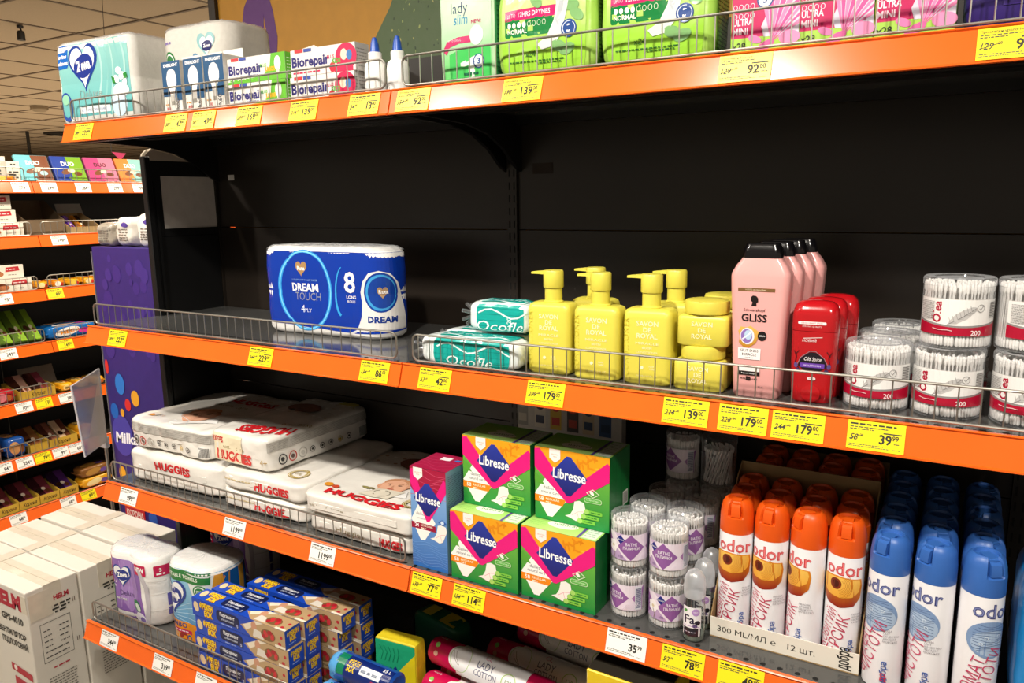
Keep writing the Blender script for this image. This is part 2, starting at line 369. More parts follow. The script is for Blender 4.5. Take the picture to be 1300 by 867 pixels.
def bay(x0, label, guards, first):
    u = thing('shelf_unit', label, 'shelving', (x0, 0, 0), group='bays of the black shelving')
    for a, b in PANELS: obj('back_panel', MB().box(.0128, .9872, -.004, .006, a + .0012, b - .0012).mesh('back_panel', M_BLACK, smooth=False), u)
    for ux in ([0, 1.0] if first else [1.0]):
        m = MB().box(ux - .012, ux + .012, -.012, .03, 0, 1.83)
        for k in range(60): z = .12 + k * .028; m.box(ux - .0075, ux - .0045, -.0126, -.0119, z, z + .016, 1).box(ux + .0045, ux + .0075, -.0126, -.0119, z, z + .016, 1)
        obj('upright', m.mesh('upright', [M_BLACK, M_SLOT], smooth=False), u)
    for k, z in LEV.items():
        d = DEP[k]; s = obj('shelf', DECKS[d], u); s.location = (0, 0, z)
        r = obj('price_rail', RAIL, s, label='orange price rail'); r.location = (.0015, -d, 0)
        for bx in (.0185, .9815): b = obj('bracket', BRK[d], s); b.location = (bx, 0, 0)
        if k in guards:
            g = obj('wire_guard', GUARD, u); g.location = (.019, -d + .0215, z + .0075)
            for q in range(38): w = obj('wire', WIRE, g); w.location = (.0125 + q * .02533, 0, 0)
    for z in (.10, ): obj('plinth', MB().box(.01, .99, -.40, -.38, 0, .12).mesh('plinth', M_UNDER, smooth=False), u)
    return u
bayL = bay(-1.0, 'left bay of black metal shelving with diapers and a blue roll pack', ('top', 'mid', 'low', 'base'), True)
bayR = bay(0.0, 'right bay of black metal shelving with yellow bottles and green boxes', ('top', 'mid'), False)
bayN = bay(1.0, 'next bay of black metal shelving just beyond the edge of view', (), False)
sp = obj('side_panel', MB().box(.000, .010, -.215, -.013, .02, 1.385, 0, .002).box(.0, .010, -.215, -.185, 1.385, 1.585).box(.0, .010, -.185, -.013, 1.545, 1.585).box(.0, .010, -.185, -.013, 1.385, 1.405).box(-.004, .016, -.232, -.214, .02, 1.595, 0, .002).box(.010, .014, -.208, -.200, .9, 1.53).mesh('side_panel', mat('black_side_panel', '#0d0d0e', .45), smooth=False), bayL)
obj('grey_pane', MB().box(.003, .007, -.185, -.013, 1.405, 1.545).mesh('grey_pane', mat('matt_grey_pane', '#d6cec6', .35), smooth=False), sp, 'matt grey pane')
obj('sticker', MB().box(.06, .085, -.0049, -.0042, 1.535, 1.55).mesh('sticker', M_WHITE, smooth=False), bayL, 'torn white sticker remnant')
obj('sticker', MB().box(.05, .10, -.0049, -.0042, 1.525, 1.548).mesh('sticker', mat('brown_sticker_residue', '#2b211c', .8), smooth=False), bayR, 'brown sticker residue')
# printed board standing above the shelving
hb = thing('header_board', 'mustard yellow header board with purple numeral standing above the shelves', 'sign', (0, .045, 1.66))
obj('board', MB().box(-.985, 1.0, 0, .012, -1.66, .78).mesh('board', mat('mustard_board', '#b17d1c', .55, scale=30), smooth=False), hb)
obj('edge_frame', MB().box(-1.012, -.985, -.012, .02, 0, .8).mesh('edge_frame', mat('bronze_edge', '#2a241c', .4), smooth=False), hb)
A = Art(front(0), off=.0006, step=.0002)
A.poly([(-.90 + a, .25 + b) for a, b in ((0, .02), (.008, -.012), (.04, -.03), (.075, -.012), (.092, .03), (.094, .06), (.100, .02), (.098, -.08), (.13, -.08), (.142, .0), (.13, .07), (.11, .13), (.06, .14), (.02, .09))], '#572a6c')
A.poly(ell(-.83, .245, .004, .004, 10), '#b9a070')
gp = [(-.52, .0), (-.47, .13), (-.42, .21), (-.37, .275), (-.34, .33), (-.30, .45), (.1, .45), (.1, 0)]
A.poly(gp, '#4c5f3c')
rnd = random.Random(4)
for k in range(330):
    x, y = rnd.uniform(-.46, .09), rnd.uniform(.02, .44)
    if x < -.50 + y * .48: continue
    A.poly(ell(x, y, rnd.uniform(.0012, .0026), rnd.uniform(.002, .0052), 5, rot=rnd.uniform(-.5, .5)), rnd.choice(['#8f9a58', '#7b8a52', '#a9a560', '#2f4029', '#3a4b30'])); A.off -= A.step
obj('printed_shapes', A.mesh('printed_shapes', PR_PAPER), hb)
gbd = thing('grey_board', 'grey rounded board standing behind the black side panel', 'board', (-1.105, 0, 0))
pr = [(-.158, 0), (-.158, 1.592), (-.154, 1.604), (-.142, 1.615), (-.125, 1.620), (-.07, 1.611), (.02, 1.58), (.06, 1.56), (.06, 0)]
obj('panel', MB().extrude(pr, 0, .012).mesh('panel', mat('grey_laminate', '#8d8781', .5), smooth=False), gbd)
obj('edge_strip', MB().tube([(.006, y, z) for y, z in pr[1:-1]], .0065, 6).mesh('edge_strip', mat('pale_edge', '#c8bfae', .5)), gbd)
fl = thing('pennant', 'small pink pennant hanging beyond the chocolate bars', 'flag', (-2.62, .765, 1.68))
obj('cloth', MB().add([(0, -.036, .037), (0, .036, .033), (0, .004, 0), (.002, -.036, .037), (.002, .036, .033), (.002, .004, 0)], [(0, 1, 2), (5, 4, 3), (0, 3, 4, 1), (1, 4, 5, 2), (2, 5, 3, 0)]).mesh('cloth', mat('pink_cloth', '#c93a6a', .7), smooth=False), fl)
obj('string', MB().tube([(0, -.036, .037), (0, -.02, .40), (0, .0, .769)], .0015, 4).mesh('string', M_DARKM), fl)

# ------------------------------------------------------------------ price tags in the rails
rt = random.Random(11)
def price_tag(x, y, z, price, cents, old, white, label, rz=0, w=.070, h=.0385, title=None, group='price tags in the orange rails'):
    base = MB().box(-w / 2, w / 2, -.0006, 0, 0, h).mesh('price_tag', mat('white_tag_card', '#f4f2ee', .4, coat=.2, noise_amt=.01) if white else mat('yellow_tag_card', '#f3e11c', .35, coat=.25, noise_amt=.01), smooth=False)
    o = obj('price_tag', base); o['label'] = label; o['category'] = 'price tag'; o['group'] = group
    o.location = (x, y, z); o.rotation_euler = (-TA, 0, rz)
    A = Art(front(-.0006), off=.0002, step=.00006); k = '#22211a'
    if title:
        A.text(title, -w / 2 + .003, h - .0058, .0030, k, 'l', .01, res=1)
    else: A.dashes(-w / 2 + .003, h - .0055, w * .80, .0022, k, rt)
    A.dashes(-w / 2 + .003, h - .0092, w * .66, .0013, '#4a4936', rt); A.dashes(-w / 2 + .003, h - .0120, w * .42, .0013, '#4a4936', rt)
    A.dashes(-w / 2 + .003, .0062, w * .60, .0010, '#5a5940', rt); A.dashes(-w / 2 + .003, .0038, w * .70, .0009, '#6a694c', rt); A.dashes(w / 2 - .014, .0038, .009, .0010, '#6a694c', rt)
    big = .0120
    A.text(price, w / 2 - .0155, .0105, big, '#1f1e18', 'r', .028, sx=.92)
    A.text(cents, w / 2 - .0150, .0165, .0062, '#1f1e18', 'l', .018, sx=.9)
    if not white: A.rect(w / 2 - .026, .0240, w / 2 - .004, .0256, '#33322a'); A.dashes(w / 2 - .0125, .0115, .008, .0012, '#4a4936', rt)
    if old:
        A.text(old, -w / 2 + .0035, .0125, .0080, '#33322a', 'l', .012, sx=.85, shear=.25)
        A.text('00', -w / 2 + .0045 + .0056 * len(old), .0175, .0038, '#3a392c', 'l', 0, sx=.85)
        A.stroke([(-w / 2 + .003, .0135), (-w / 2 + .008 + .0056 * len(old), .0195)], .0006, '#3a392c')
    obj('print', A.mesh('print', PR_PAPER), o); return o
def row(level, items):
    z = LEV[level]; d = DEP[level]
    for x, price, cents, old, white, label, *ti in items:
        price_tag(x, -d - .0006, z - RH + .0026, price, cents, old, white, label, title=ti[0] if ti else None)
row('top', [(-.914, '229', '00', '299', 0, 'yellow price tag 229 under the teal roll pack'), (-.579, '43', '00', '50', 0, 'yellow price tag 43 under the bulb cartons'),
  (-.490, '49', '00', '58', 0, 'yellow price tag 49 beside the 43 tag'), (-.354, '169', '00', '239', 0, 'yellow price tag 169 under the green toothpaste cartons'),
  (-.206, '139', '00', '216', 0, 'yellow price tag 139 under the pink toothpaste cartons'), (-.058, '13', '00', '24', 0, 'yellow price tag 13 under the white glue bottles'),
  (.051, '92', '00', '154', 0, 'yellow price tag 92 at the start of the right bay', 'Прокладки Tena Lady'), (.266, '139', '00', '190', 0, 'yellow price tag 139 under the green pad bags', 'Прокладки Tena Lady'),
  (.610, '92', '00', '129', 0, 'yellow price tag 92 in the glare on the top rail', 'Прокладки Tena Lady'), (.912, '99', '00', '129', 0, 'yellow price tag 99 under the purple pack', 'Прокладки урологічні')])
row('mid', [(-.869, '223', '00', '299', 0, 'yellow price tag at the empty end of the middle shelf'), (-.372, '229', '00', '344', 0, 'yellow price tag 229 under the blue roll pack'),
  (-.063, '86', '00', '134', 0, 'yellow price tag 86 at the inner end of the left middle rail'), (.078, '42', '00', '63', 0, 'yellow price tag 42 under the teal cotton packs'),
  (.304, '179', '00', '299', 0, 'yellow price tag 179 under the yellow pump bottles'), (.542, '139', '00', '224', 0, 'yellow price tag 139 under the square yellow jars'),
  (.627, '179', '00', '228', 0, 'yellow price tag 179 under the pink shampoo'), (.703, '179', '00', '244', 0, 'yellow price tag 179 under the red deodorants'),
  (.802, '39', '99', '58', 0, 'yellow price tag 39 under the white cotton bud tubs')])
row('low', [(-.896, '999', '00', None, 1, 'white price tag 999 under the diaper packs'), (-.501, '1199', '00', None, 1, 'white price tag 1199 at the middle of the diaper rail'),
  (-.229, '1199', '00', None, 1, 'white price tag 1199 at the inner end of the diaper rail'), (.042, '77', '99', '138', 0, 'yellow price tag 77 under the blue and crimson carton'),
  (.140, '114', '00', '154', 0, 'yellow price tag 114 under the green cartons'), (.453, '35', '99', None, 1, 'white price tag 35 under the lilac cotton bud tubs'),
  (.549, '78', '99', '93', 0, 'yellow price tag 78 under the clear roll-on bottles'), (.640, '49', '99', None, 0, 'yellow price tag 49 under the orange spray can tray')])
row('base', [(-.894, '344', '00', None, 1, 'white price tag 344 on the lowest rail'), (-.682, '319', '00', None, 1, 'white price tag 319 under the kitchen towel pack'), (-.528, '79', '00', None, 1, 'white price tag 79 under the blue parchment cartons')])

# ================================================================== PRODUCTS ON THE MAIN SHELVING
E_ = .0004
ZT, ZM, ZL, ZB = (LEV[k] + E_ for k in ('top', 'mid', 'low', 'base'))

def roll_pack(w, d, h, art_fn, film='#f1efec', rolls=0, amp=.05, twist=True, seed=1, bulge=.985, corner=.42):
    """shrink-wrapped pack of upright rolls: returns (body mesh, art mesh, clear film mesh)"""
    o = plan_rr(w, d, min(w, d) * corner, 10, scal=(amp, w / rolls) if rolls else None)
    wp = Wrap(o, [(0, .86, .80), (.004, .94, .92), (.012, bulge, bulge), (h * .25, 1, 1), (h * .48, .995, .99), (h * .5, .99, .98), (h * .52, .995, .99), (h * .75, 1, 1), (h - .012, bulge, bulge), (h - .004, .95, .93), (h, .88, .84)])
    b = MB().rings(wp.rings()); body = b.mesh('rolls', mat('tissue_' + film, film, .7, bump=.25, scale=90, noise_amt=.03), ang=50)
    A = Art(wp.mp, cut=(.009, h / 8), off=.0006, step=.00016); art_fn(A, wp); art = A.mesh('wrapper_print', PR_FILM)
    f = MB(); n = len(o); r_ = random.Random(seed)
    rr = [[(q.x * s, q.y * s, z + r_.uniform(-.001, .001)) for q in wp.o] for z, s in ((h - .006, .985), (h + .001, .90), (h + .004, .6), (h + .002, .25), (h + .004, .05))]
    f.rings(rr, 0, False, True); film_m = f.mesh('film', M_WRAP, ang=20)
    return body, art, film_m
def put_pack(name, label, cat, meshes, loc, rz=0, group=None):
    t = thing(name, label, cat, loc, rz, group)
    obj('rolls', meshes[0], t); obj('wrapper_print', meshes[1], t); obj('film', meshes[2], t, 'crinkled clear film'); return t
def zewa_logo(A, cx, cy, w, ring='#1d3f94', txt='Zewa'):
    A.poly(heart(cx, cy, w * 1.16, w * 1.10), ring); A.poly(heart(cx - w * .02, cy + w * .02, w * .98, w * .94), '#f4f6f8')
    A.poly(ell(cx, cy + w * .06, w * .40, w * .27, rot=.2), '#20348c'); A.text(txt, cx, cy - w * .03, w * .23, '#ffffff', bold=.04, rot=.1, width=w * .60)

# --- blue eight-roll pack alone on the middle shelf
def art_blue(A, wp):
    w, h = .37, .20; x0 = -.185
    A.poly([(x0 + .020, .024), (x0 + .002, .03), (x0 - .005, .10), (x0 - .002, .165), (x0 + .012, .190), (.26, .190), (.26, .02), (.10, .012)], '#0b38a6')
    A.ring(ell(-.045, .102, .082, .092, 40), ell(-.045, .102, .072, .085, 40), '#2f9be8'); A.ring(ell(-.045, .102, .0785, .0895, 40), ell(-.045, .102, .0755, .0865, 40), '#7fd4ff')
    A.poly(heart(-.052, .150, .034, .034), '#b08a5a'); A.text('Ruta', -.052, .1475, .009, '#ffffff', bold=.02)
    A.text('LUXURY SOFT TOILET PAPER', -.045, .1235, .0042, '#8fb9ee', width=.075, res=1)
    A.text('DREAM', -.045, .100, .0175, '#ffffff', bold=.035, width=.078); A.text('TOUCH', -.037, .080, .0175, '#8d94a6', width=.074)
    A.text('4', -.052, .052, .017, '#e8f0ff', bold=.0); A.text('PLY', -.036, .053, .0085, '#e8f0ff', 'c')
    A.stroke([(.068 + .004 * math.cos(t) - .020 * math.sin(t), .105 + .055 * math.cos(t)) for t in [.3 + i * .14 for i in range(20)]], lambda t: .002 + .006 * t * (1 - .3 * t), '#37a6ec')
    A.text('8', .087, .103, .044, '#ffffff', bold=.02); A.text('LONG', .090, .089, .0068, '#ffffff', bold=.01); A.text('ROLLS', .090, .080, .0055, '#ffffff')
    A.poly([(.07, .008), (.105, .022), (.118, .05), (.122, .08), (.118, .105), (.125, .128), (.142, .147), (.165, .152), (.19, .146), (.21, .125), (.22, .10), (.23, .06), (.24, .008)], '#eceae8')
    A.poly(ell(.168, .105, .040, .043), '#123f9c'); A.ring(ell(.168, .105, .035, .039), ell(.170, .105, .031, .034), '#3f9fe0')
    A.poly(heart(.172, .104, .024, .026), '#a98a66'); A.text('Ruta', .174, .103, .008, '#ffffff', bold=.02)
    A.text('DREAM', .170, .040, .013, '#16398f', bold=.04, width=.068)
blue = roll_pack(.37, .105, .20, art_blue, rolls=4, seed=3, amp=.07)
put_pack('toilet_roll_pack', 'blue eight-roll toilet paper pack alone on the left middle shelf', 'toilet paper', blue, (-.353, -.215, ZM), .03)

# --- teal cotton pad packs
def teal_pack(seed, name, label, loc, rz, L=.21, r=.033):
    t = thing(name, label, 'cotton pads', loc, rz, 'teal cotton packs on the middle shelf')
    P = Pillow(L, r * 1.9, r * 1.7, 5, .0016, 9, seed); b = MB(); P.build(b, 13); obj('bag', b.mesh('bag', mat('white_film_bag', '#e4ecec', .2, coat=.3, bump=.2, scale=60)), t, 'white film bag')
    A = Art(P.face('front'), cut=(.012, .008), off=.0012, step=.0002)
    A.rect(-L * .34, .003, L * .47, r * 1.66, '#12a39a')
    for k in range(4): A.stroke([(-L * .34, .012 + k * .011), (L * .40, .012 + k * .011)], .0006, '#0c7f7a')
    A.text('Ocofle', .005, .004, .018, '#e8fbf8', bold=.0, shear=.3, width=.10); A.text('80+20', .03, .014, .009, '#d9f4f0', rot=PI / 2)
    A.stroke([(-L * .3 + .19 * i / 14 * 1, .036 + .008 * math.sin(i * .9)) for i in range(13)], .003, '#d8f4f2')
    obj('print', A.mesh('print', PR_FILM), t)
    A = Art(P.face('top'), cut=(.012, .008), off=.0012, step=.0002)
    A.rect(-L * .30, -r * .7, L * .46, r * .9, '#149f97'); A.text('Ocofle', .0, -.010, .020, '#d6f6f3', shear=.3, width=.12)
    A.stroke([(-L * .34 + .16 * i / 12, -.018 + .006 * math.sin(i * .8)) for i in range(13)], .005, '#e6f7f5')
    obj('top_print', A.mesh('top_print', PR_FILM), t)
    c = MB()
    for k in range(7): a = k * .9; c.tube([(-L / 2 + .010, 0, r * .85), (-L / 2 - .006, .010 * math.cos(a), r * .85 + .010 * math.sin(a)), (-L / 2 - .016, .022 * math.cos(a), r * .85 + .020 * math.sin(a))], .0035, 5)
    obj('gathered_end', c.mesh('gathered_end', M_WRAP), t, 'gathered clear film end'); return t
teal_pack(1, 'cotton_pad_pack', 'teal cotton pad pack lying nearest behind the wire guard', (.128, -.370, ZM), .02)
teal_pack(2, 'cotton_pad_pack', 'teal cotton pad pack lying second from the wire guard', (.126, -.300, ZM), -.02)
teal_pack(5, 'cotton_pad_pack', 'teal cotton pad pack topmost of its pile beside the pump bottles', (.166, -.325, ZM + .0600), .05, L=.126)

# --- yellow pump bottles
M_YEL = mat('yellow_pump_plastic', '#e0d452', .38, noise_amt=.02)
def pump_bottle(loc, rz, label):
    t = thing('pump_bottle', label, 'pump bottle', loc, rz, 'yellow pump bottles')
    wp = Wrap(plan_rr(.080, .050, .011, 6), [(0, .93, .9), (.003, .99, .98), (.006, 1, 1), (.108, 1, 1), (.115, .985, .97), (.120, .93, .88), (.1225, .80, .70)])
    obj('bottle', MB().rings(wp.rings()).mesh('bottle', M_YEL, ang=50), t)
    m = MB().lathe([(.017, .122), (.0175, .124), (.0150, .126), (.0150, .147), (.0150, .148)], n=24, cap0=False); obj('collar', m.mesh('collar', M_YEL), t)
    m = MB().lathe([(.0168, .1475), (.0175, .149), (.0175, .1745), (.0162, .177), (0, .1775)], n=28, cap0=False, cap1=False)
    sp = [[(-.010 - k * .031, sy * (.008 - .0045 * k), .1765 - .002 * k * k - (.007 - .0035 * k) * (sz < 0) - .001 * k) for sy, sz in ((-1, -1), (1, -1), (1, 1), (-1, 1))] for k in (0, .25, .5, .75, 1)]
    m.rings(sp); obj('pump_head', m.mesh('pump_head', M_YEL), t)
    A = Art(wp.mp, cut=.006, off=.0005, step=.0001); k = '#f6f2c4'
    for s_, z in (('SAVON', .096), ('DE', .086), ('ROYAL', .076)): A.text(s_, .002, z, .0078, k, bold=.015)
    A.text('MIRACLE', .002, .0655, .0042, k, width=.038); A.text('BIOTIN', .002, .0585, .0035, k, bold=.01); A.text('CONDITIONER', .002, .0515, .0032, k, width=.036)
    A.poly(ell(-.006, .028, .0028), k); A.text('HAIR', .006, .029, .0028, k, 'l', res=1); A.text('CARE', .006, .025, .0028, k, 'l', res=1); A.text('500 ML 16.9 FL OZ', .002, .013, .0028, k, width=.034, res=1)
    A.text('CONDITIONER', -.0285, .060, .0105, '#d6c838', rot=PI / 2, width=.096, bold=.0)
    obj('print', A.mesh('print', PR_CARD), t); return t
p0 = pump_bottle((.277, -.345, ZM), .04, 'yellow pump bottle at the end of the row beside the teal packs')
dup(p0, (.368, -.350, ZM), .05, 'yellow pump bottle in the middle of the front row')
dup(p0, (.455, -.345, ZM), .03, 'yellow pump bottle beside the square jars, with long spout showing')
dup(p0, (.322, -.268, ZM), .0, 'yellow pump bottle standing behind the gap between the two outer front bottles')
dup(p0, (.468, -.262, ZM), .05, 'yellow pump bottle standing behind the bottle next to the jars')
# --- square jars
def square_jar(loc, label, rz=0):
    t = thing('square_jar', label, 'cosmetic jar', loc, rz, 'square yellow jars')
    wp = Wrap(plan_rr(.079, .062, .009, 5), [(0, .94, .93), (.003, 1, 1), (.041, 1, 1), (.045, .98, .97), (.047, .92, .9)])
    obj('jar', MB().rings(wp.rings()).mesh('jar', M_YEL, ang=50), t)
    obj('lid', MB().lathe([(.030, .046), (.030, .049), (.034, .0495), (.0345, .051), (.0345, .066), (.0335, .0688), (.030, .0698), (0, .0702)], n=36, cap0=False, cap1=False).mesh('lid', M_YEL), t)
    A = Art(wp.mp, cut=.006, off=.0005, step=.0001); k = '#f6f2c4'
    for s_, z in (('SAVON', .031), ('DE', .0215), ('ROYAL', .012)): A.text(s_, 0, z, .0070, k, bold=.012)
    obj('print', A.mesh('print', PR_CARD), t); return t
j0 = square_jar((.541, -.340, ZM), 'square yellow jar at the bottom of the front pair', .02)
dup(j0, (.544, -.338, ZM + .0704), .05, 'square yellow jar with round lid on top of the front pair')
dup(j0, (.551, -.256, ZM), 0, 'square yellow jar at the bottom of the rear pair'); dup(j0, (.551, -.256, ZM + .0704), 0, 'square yellow jar on top of the rear pair')
# --- pink shampoo
M_PINK = mat('pink_bottle_plastic', '#eaa9a6', .32, coat=.2, noise_amt=.02); M_BLK = mat('black_cap_plastic', '#0c0b0e', .2, coat=.3)
def shampoo(loc, rz, label):
    t = thing('shampoo_bottle', label, 'shampoo', loc, rz, 'pink shampoo bottles in one file')
    prof = [(0, .74, .80), (.004, .79, .88), (.05, .84, 1), (.11, .91, 1), (.16, .98, 1), (.181, 1.0, 1), (.186, .985, .97), (.198, .83, .86), (.206, .68, .78), (.208, .66, .76)]
    wp = Wrap(plan_rr(.086, .042, .012, 6), prof); obj('bottle', MB().rings(wp.rings()).mesh('bottle', M_PINK, ang=40), t)
    wc = Wrap(plan_rr(.058, .032, .012, 6), [(.208, .98, .98), (.211, 1, 1), (.223, .92, .92), (.2255, .86, .84), (.229, .84, .8), (.2295, .8, .74)]); obj('cap', MB().rings(wc.rings()).mesh('cap', M_BLK, ang=40), t, 'black flip cap')
    A = Art(wp.mp, cut=.008, off=.0006, step=.00012)
    A.rect(-.030, .160, .024, .165, '#7b5a34'); A.text('+100% stronger hair', -.004, .1613, .0026, '#e8d6b8', res=1)
    hd = [(-.005, .135), (.003, .135), (.0025, .139), (.0052, .1415), (.0048, .147), (.002, .150), (-.003, .1505), (-.0058, .148), (-.0055, .143), (-.0035, .1405), (-.004, .138)]
    A.poly([(a - .005, b + .0035) for a, b in hd], '#17100f')
    A.text('Schwarzkopf', -.005, .1305, .0042, '#3a2222', width=.033); A.text('GLISS', -.005, .1155, .0108, '#1f1718', bold=.025, width=.040)
    A.poly([(-.030, .100), (-.026, .107), (-.016, .106), (-.010, .109), (-.002, .104), (.004, .100), (.002, .090), (-.001, .083), (-.012, .076), (-.022, .077), (-.029, .083), (-.027, .092)], ('#b98024', '#e6b95c', .076, .109))
    A.poly(ell(-.015, .093, .0115, .0125), '#ece7f2'); A.poly(ell(-.016, .093, .0095, .0105), '#8b6fb8'); A.poly(ell(-.0135, .095, .0062, .0072), '#b7d2ea'); A.stroke([(-.023, .088), (-.015, .094), (-.009, .099)], .0018, '#ffffff')
    A.poly(ell(.009, .0945, .0072), '#1a1416'); A.text('REPAIR', .009, .0935, .0022, '#ffffff', res=1)
    A.rect(-.030, .058, .008, .075, '#f3eeee'); A.text('SPLIT ENDS', -.011, .0695, .0038, '#221a1a', bold=.01, width=.030); A.text('MIRACLE', -.011, .0635, .0040, '#221a1a', bold=.01, width=.024); A.text('SHAMPOO', -.011, .0596, .0021, '#4a3a3a', res=1)
    A.rect(-.030, .040, .008, .049, '#f3eeee'); A.rect(-.030, .034, .008, .0395, '#17100f'); A.text('Reparatur Shampoo', -.011, .0357, .0023, '#ffffff', res=1); A.rect(-.016, .026, -.008, .032, '#17100f'); A.dashes(-.026, .028, .03, .0012, '#4a2f2f', rt); A.text('400 ml', .010, .016, .0024, '#4a2f2f', res=1)
    obj('print', A.mesh('print', PR_CARD), t); return t
s0 = shampoo((.629, -.352, ZM), .0, 'pink shampoo bottle with black cap at the front of its file')
for k, lb in ((1, 'pink shampoo bottle second in its file'), (2, 'pink shampoo bottle third in its file'), (3, 'pink shampoo bottle farthest back in its file')):
    dup(s0, (.629 + .0075 * k, -.352 + .050 * k, ZM), 0, lb)
# --- red deodorant sticks
M_RED = mat('red_glossy_plastic', '#b3141c', .2, coat=.4, noise_amt=.03)
def deodorant(loc, rz, label):
    t = thing('deodorant_stick', label, 'deodorant', loc, rz, 'red deodorant sticks in one file')
    wp = Wrap(plan_rr(.064, .036, .014, 7), [(0, .80, .80), (.003, .86, .88), (.02, .92, .96), (.06, .98, 1), (.105, 1, 1)])
    obj('body', MB().rings(wp.rings()).mesh('body', M_RED, ang=50), t)
    cp = MB(); rg = []
    for z, sx, sy, sl in ((.1055, 1, 1, 0), (.108, 1.01, 1.01, 0), (.127, 1, 1, 0), (.134, .97, .96, .0), (.142, .88, .80, .25), (.147, .70, .55, .4), (.149, .3, .25, .4)):
        rg.append([(q.x * sx, q.y * sy + .004 * sl, z) for q in wp.o])
    cp.rings(rg); obj('cap', cp.mesh('cap', M_RED, ang=50), t)
    obj('dial', MB().lathe([(.013, 0), (.013, .004), (.0, .005)], 0, 0, 20).mesh('dial', M_RED), t).matrix_local = Matrix.Translation((0, -.0155, .0145)) @ Matrix.Rotation(PI / 2, 4, 'X')
    A = Art(wp.mp, cut=.006, off=.0006, step=.00012)
    A.poly(rrect(-.022, .1155, .016, .1195, .0015), '#f4ecec'); A.text('DEODORANT STICK', -.003, .1163, .0022, '#b3141c', bold=.01, res=1); A.text('STRONG QUALITY', -.003, .1115, .0022, '#f0dcdc', res=1)
    A.text('НОВИЙ', -.006, .090, .0038, '#f4e6e6', shear=.2); A.stroke([(-.014, .095), (.012, .0975)], .0008, '#f4e6e6')
    A.poly([(-.020, .055), (-.016, .066), (-.004, .075), (.004, .075), (.016, .066), (.021, .055), (.010, .047), (-.010, .047)], '#17131c'); A.stroke([(-.021, .056), (-.016, .067), (-.004, .0765), (.004, .0765), (.016, .067), (.022, .056)], .0008, '#8b7a86')
    A.text('Old Spice', 0, .0625, .0055, '#f2ecec', shear=.2, bold=.0, width=.024); A.rect(-.017, .0525, .017, .0590, '#6a3fa8'); A.text('WOLFTHORN', 0, .0542, .0028, '#efe6ff', res=1, width=.024)
    for sx in (-1, 1):
        A.stroke([(sx * .018, .05), (sx * .024, .058), (sx * .022, .068), (sx * .026, .076)], .0012, '#1a1218'); A.stroke([(sx * .024, .070), (sx * .019, .077)], .001, '#1a1218')
        A.poly(ell(sx * .023, .055, .0028, .004, 10), '#5b4a86'); A.poly(ell(sx * .020, .048, .003, .003, 10), '#3a2f60')
    A.poly(rrect(-.006, .034, .006, .0385, .002), '#e9d8d8'); A.text('50 ML', 0, .0353, .0020, '#b3141c', res=1)
    obj('print', A.mesh('print', PR_CARD), t); return t
d0 = deodorant((.707, -.348, ZM), .03, 'red deodorant stick at the front of its file')
dup(d0, (.712, -.303, ZM), .0, 'red deodorant stick second in its file'); dup(d0, (.722, -.258, ZM), 0, 'red deodorant stick farthest back in its file')

# --- tubs of cotton buds
def swab_geo(r, h, seed=0, rows=((1.0, 38), (.72, 24), (.42, 14), (.12, 4)), lean=0.0):
    rd = random.Random(seed); mb = MB()
    for fr, n in rows:
        for i in range(n):
            a = 2 * PI * (i + rd.uniform(-.2, .2)) / n; rr = (r - .0022) * fr; b = a + lean + rd.uniform(-.05, .05); dz = rd.uniform(-.0012, .0012) - (.002 if fr < .9 else 0)
            p0, p1 = Vector((rr * math.cos(a), rr * math.sin(a), .003)), Vector((rr * math.cos(b), rr * math.sin(b), h + dz))
            R = []
            for t, w in ((0, .0009), (.02, .0022), (.12, .0024), (.16, .0011), (.84, .0011), (.88, .0024), (.98, .0022), (1, .0009)):
                c = p0 + (p1 - p0) * t; R.append([(c.x + w * math.cos(q * PI / 3), c.y + w * math.sin(q * PI / 3), c.z) for q in range(6)])
            mb.rings(R)
    return mb.mesh('cotton_buds', M_COTTON)
def tub_shell(r, h, lid=.016, rim=.001):
    return MB().lathe([(r * .96, 0), (r, .002), (r, h - lid), (r + rim, h - lid + .001), (r + rim, h - .003), (r + rim - .002, h - .0005), (r * .72, h - .001), (r * .70, h - .003), (0, h - .003)], n=40, cap0=True, cap1=False).mesh('tub', M_CLEAR)
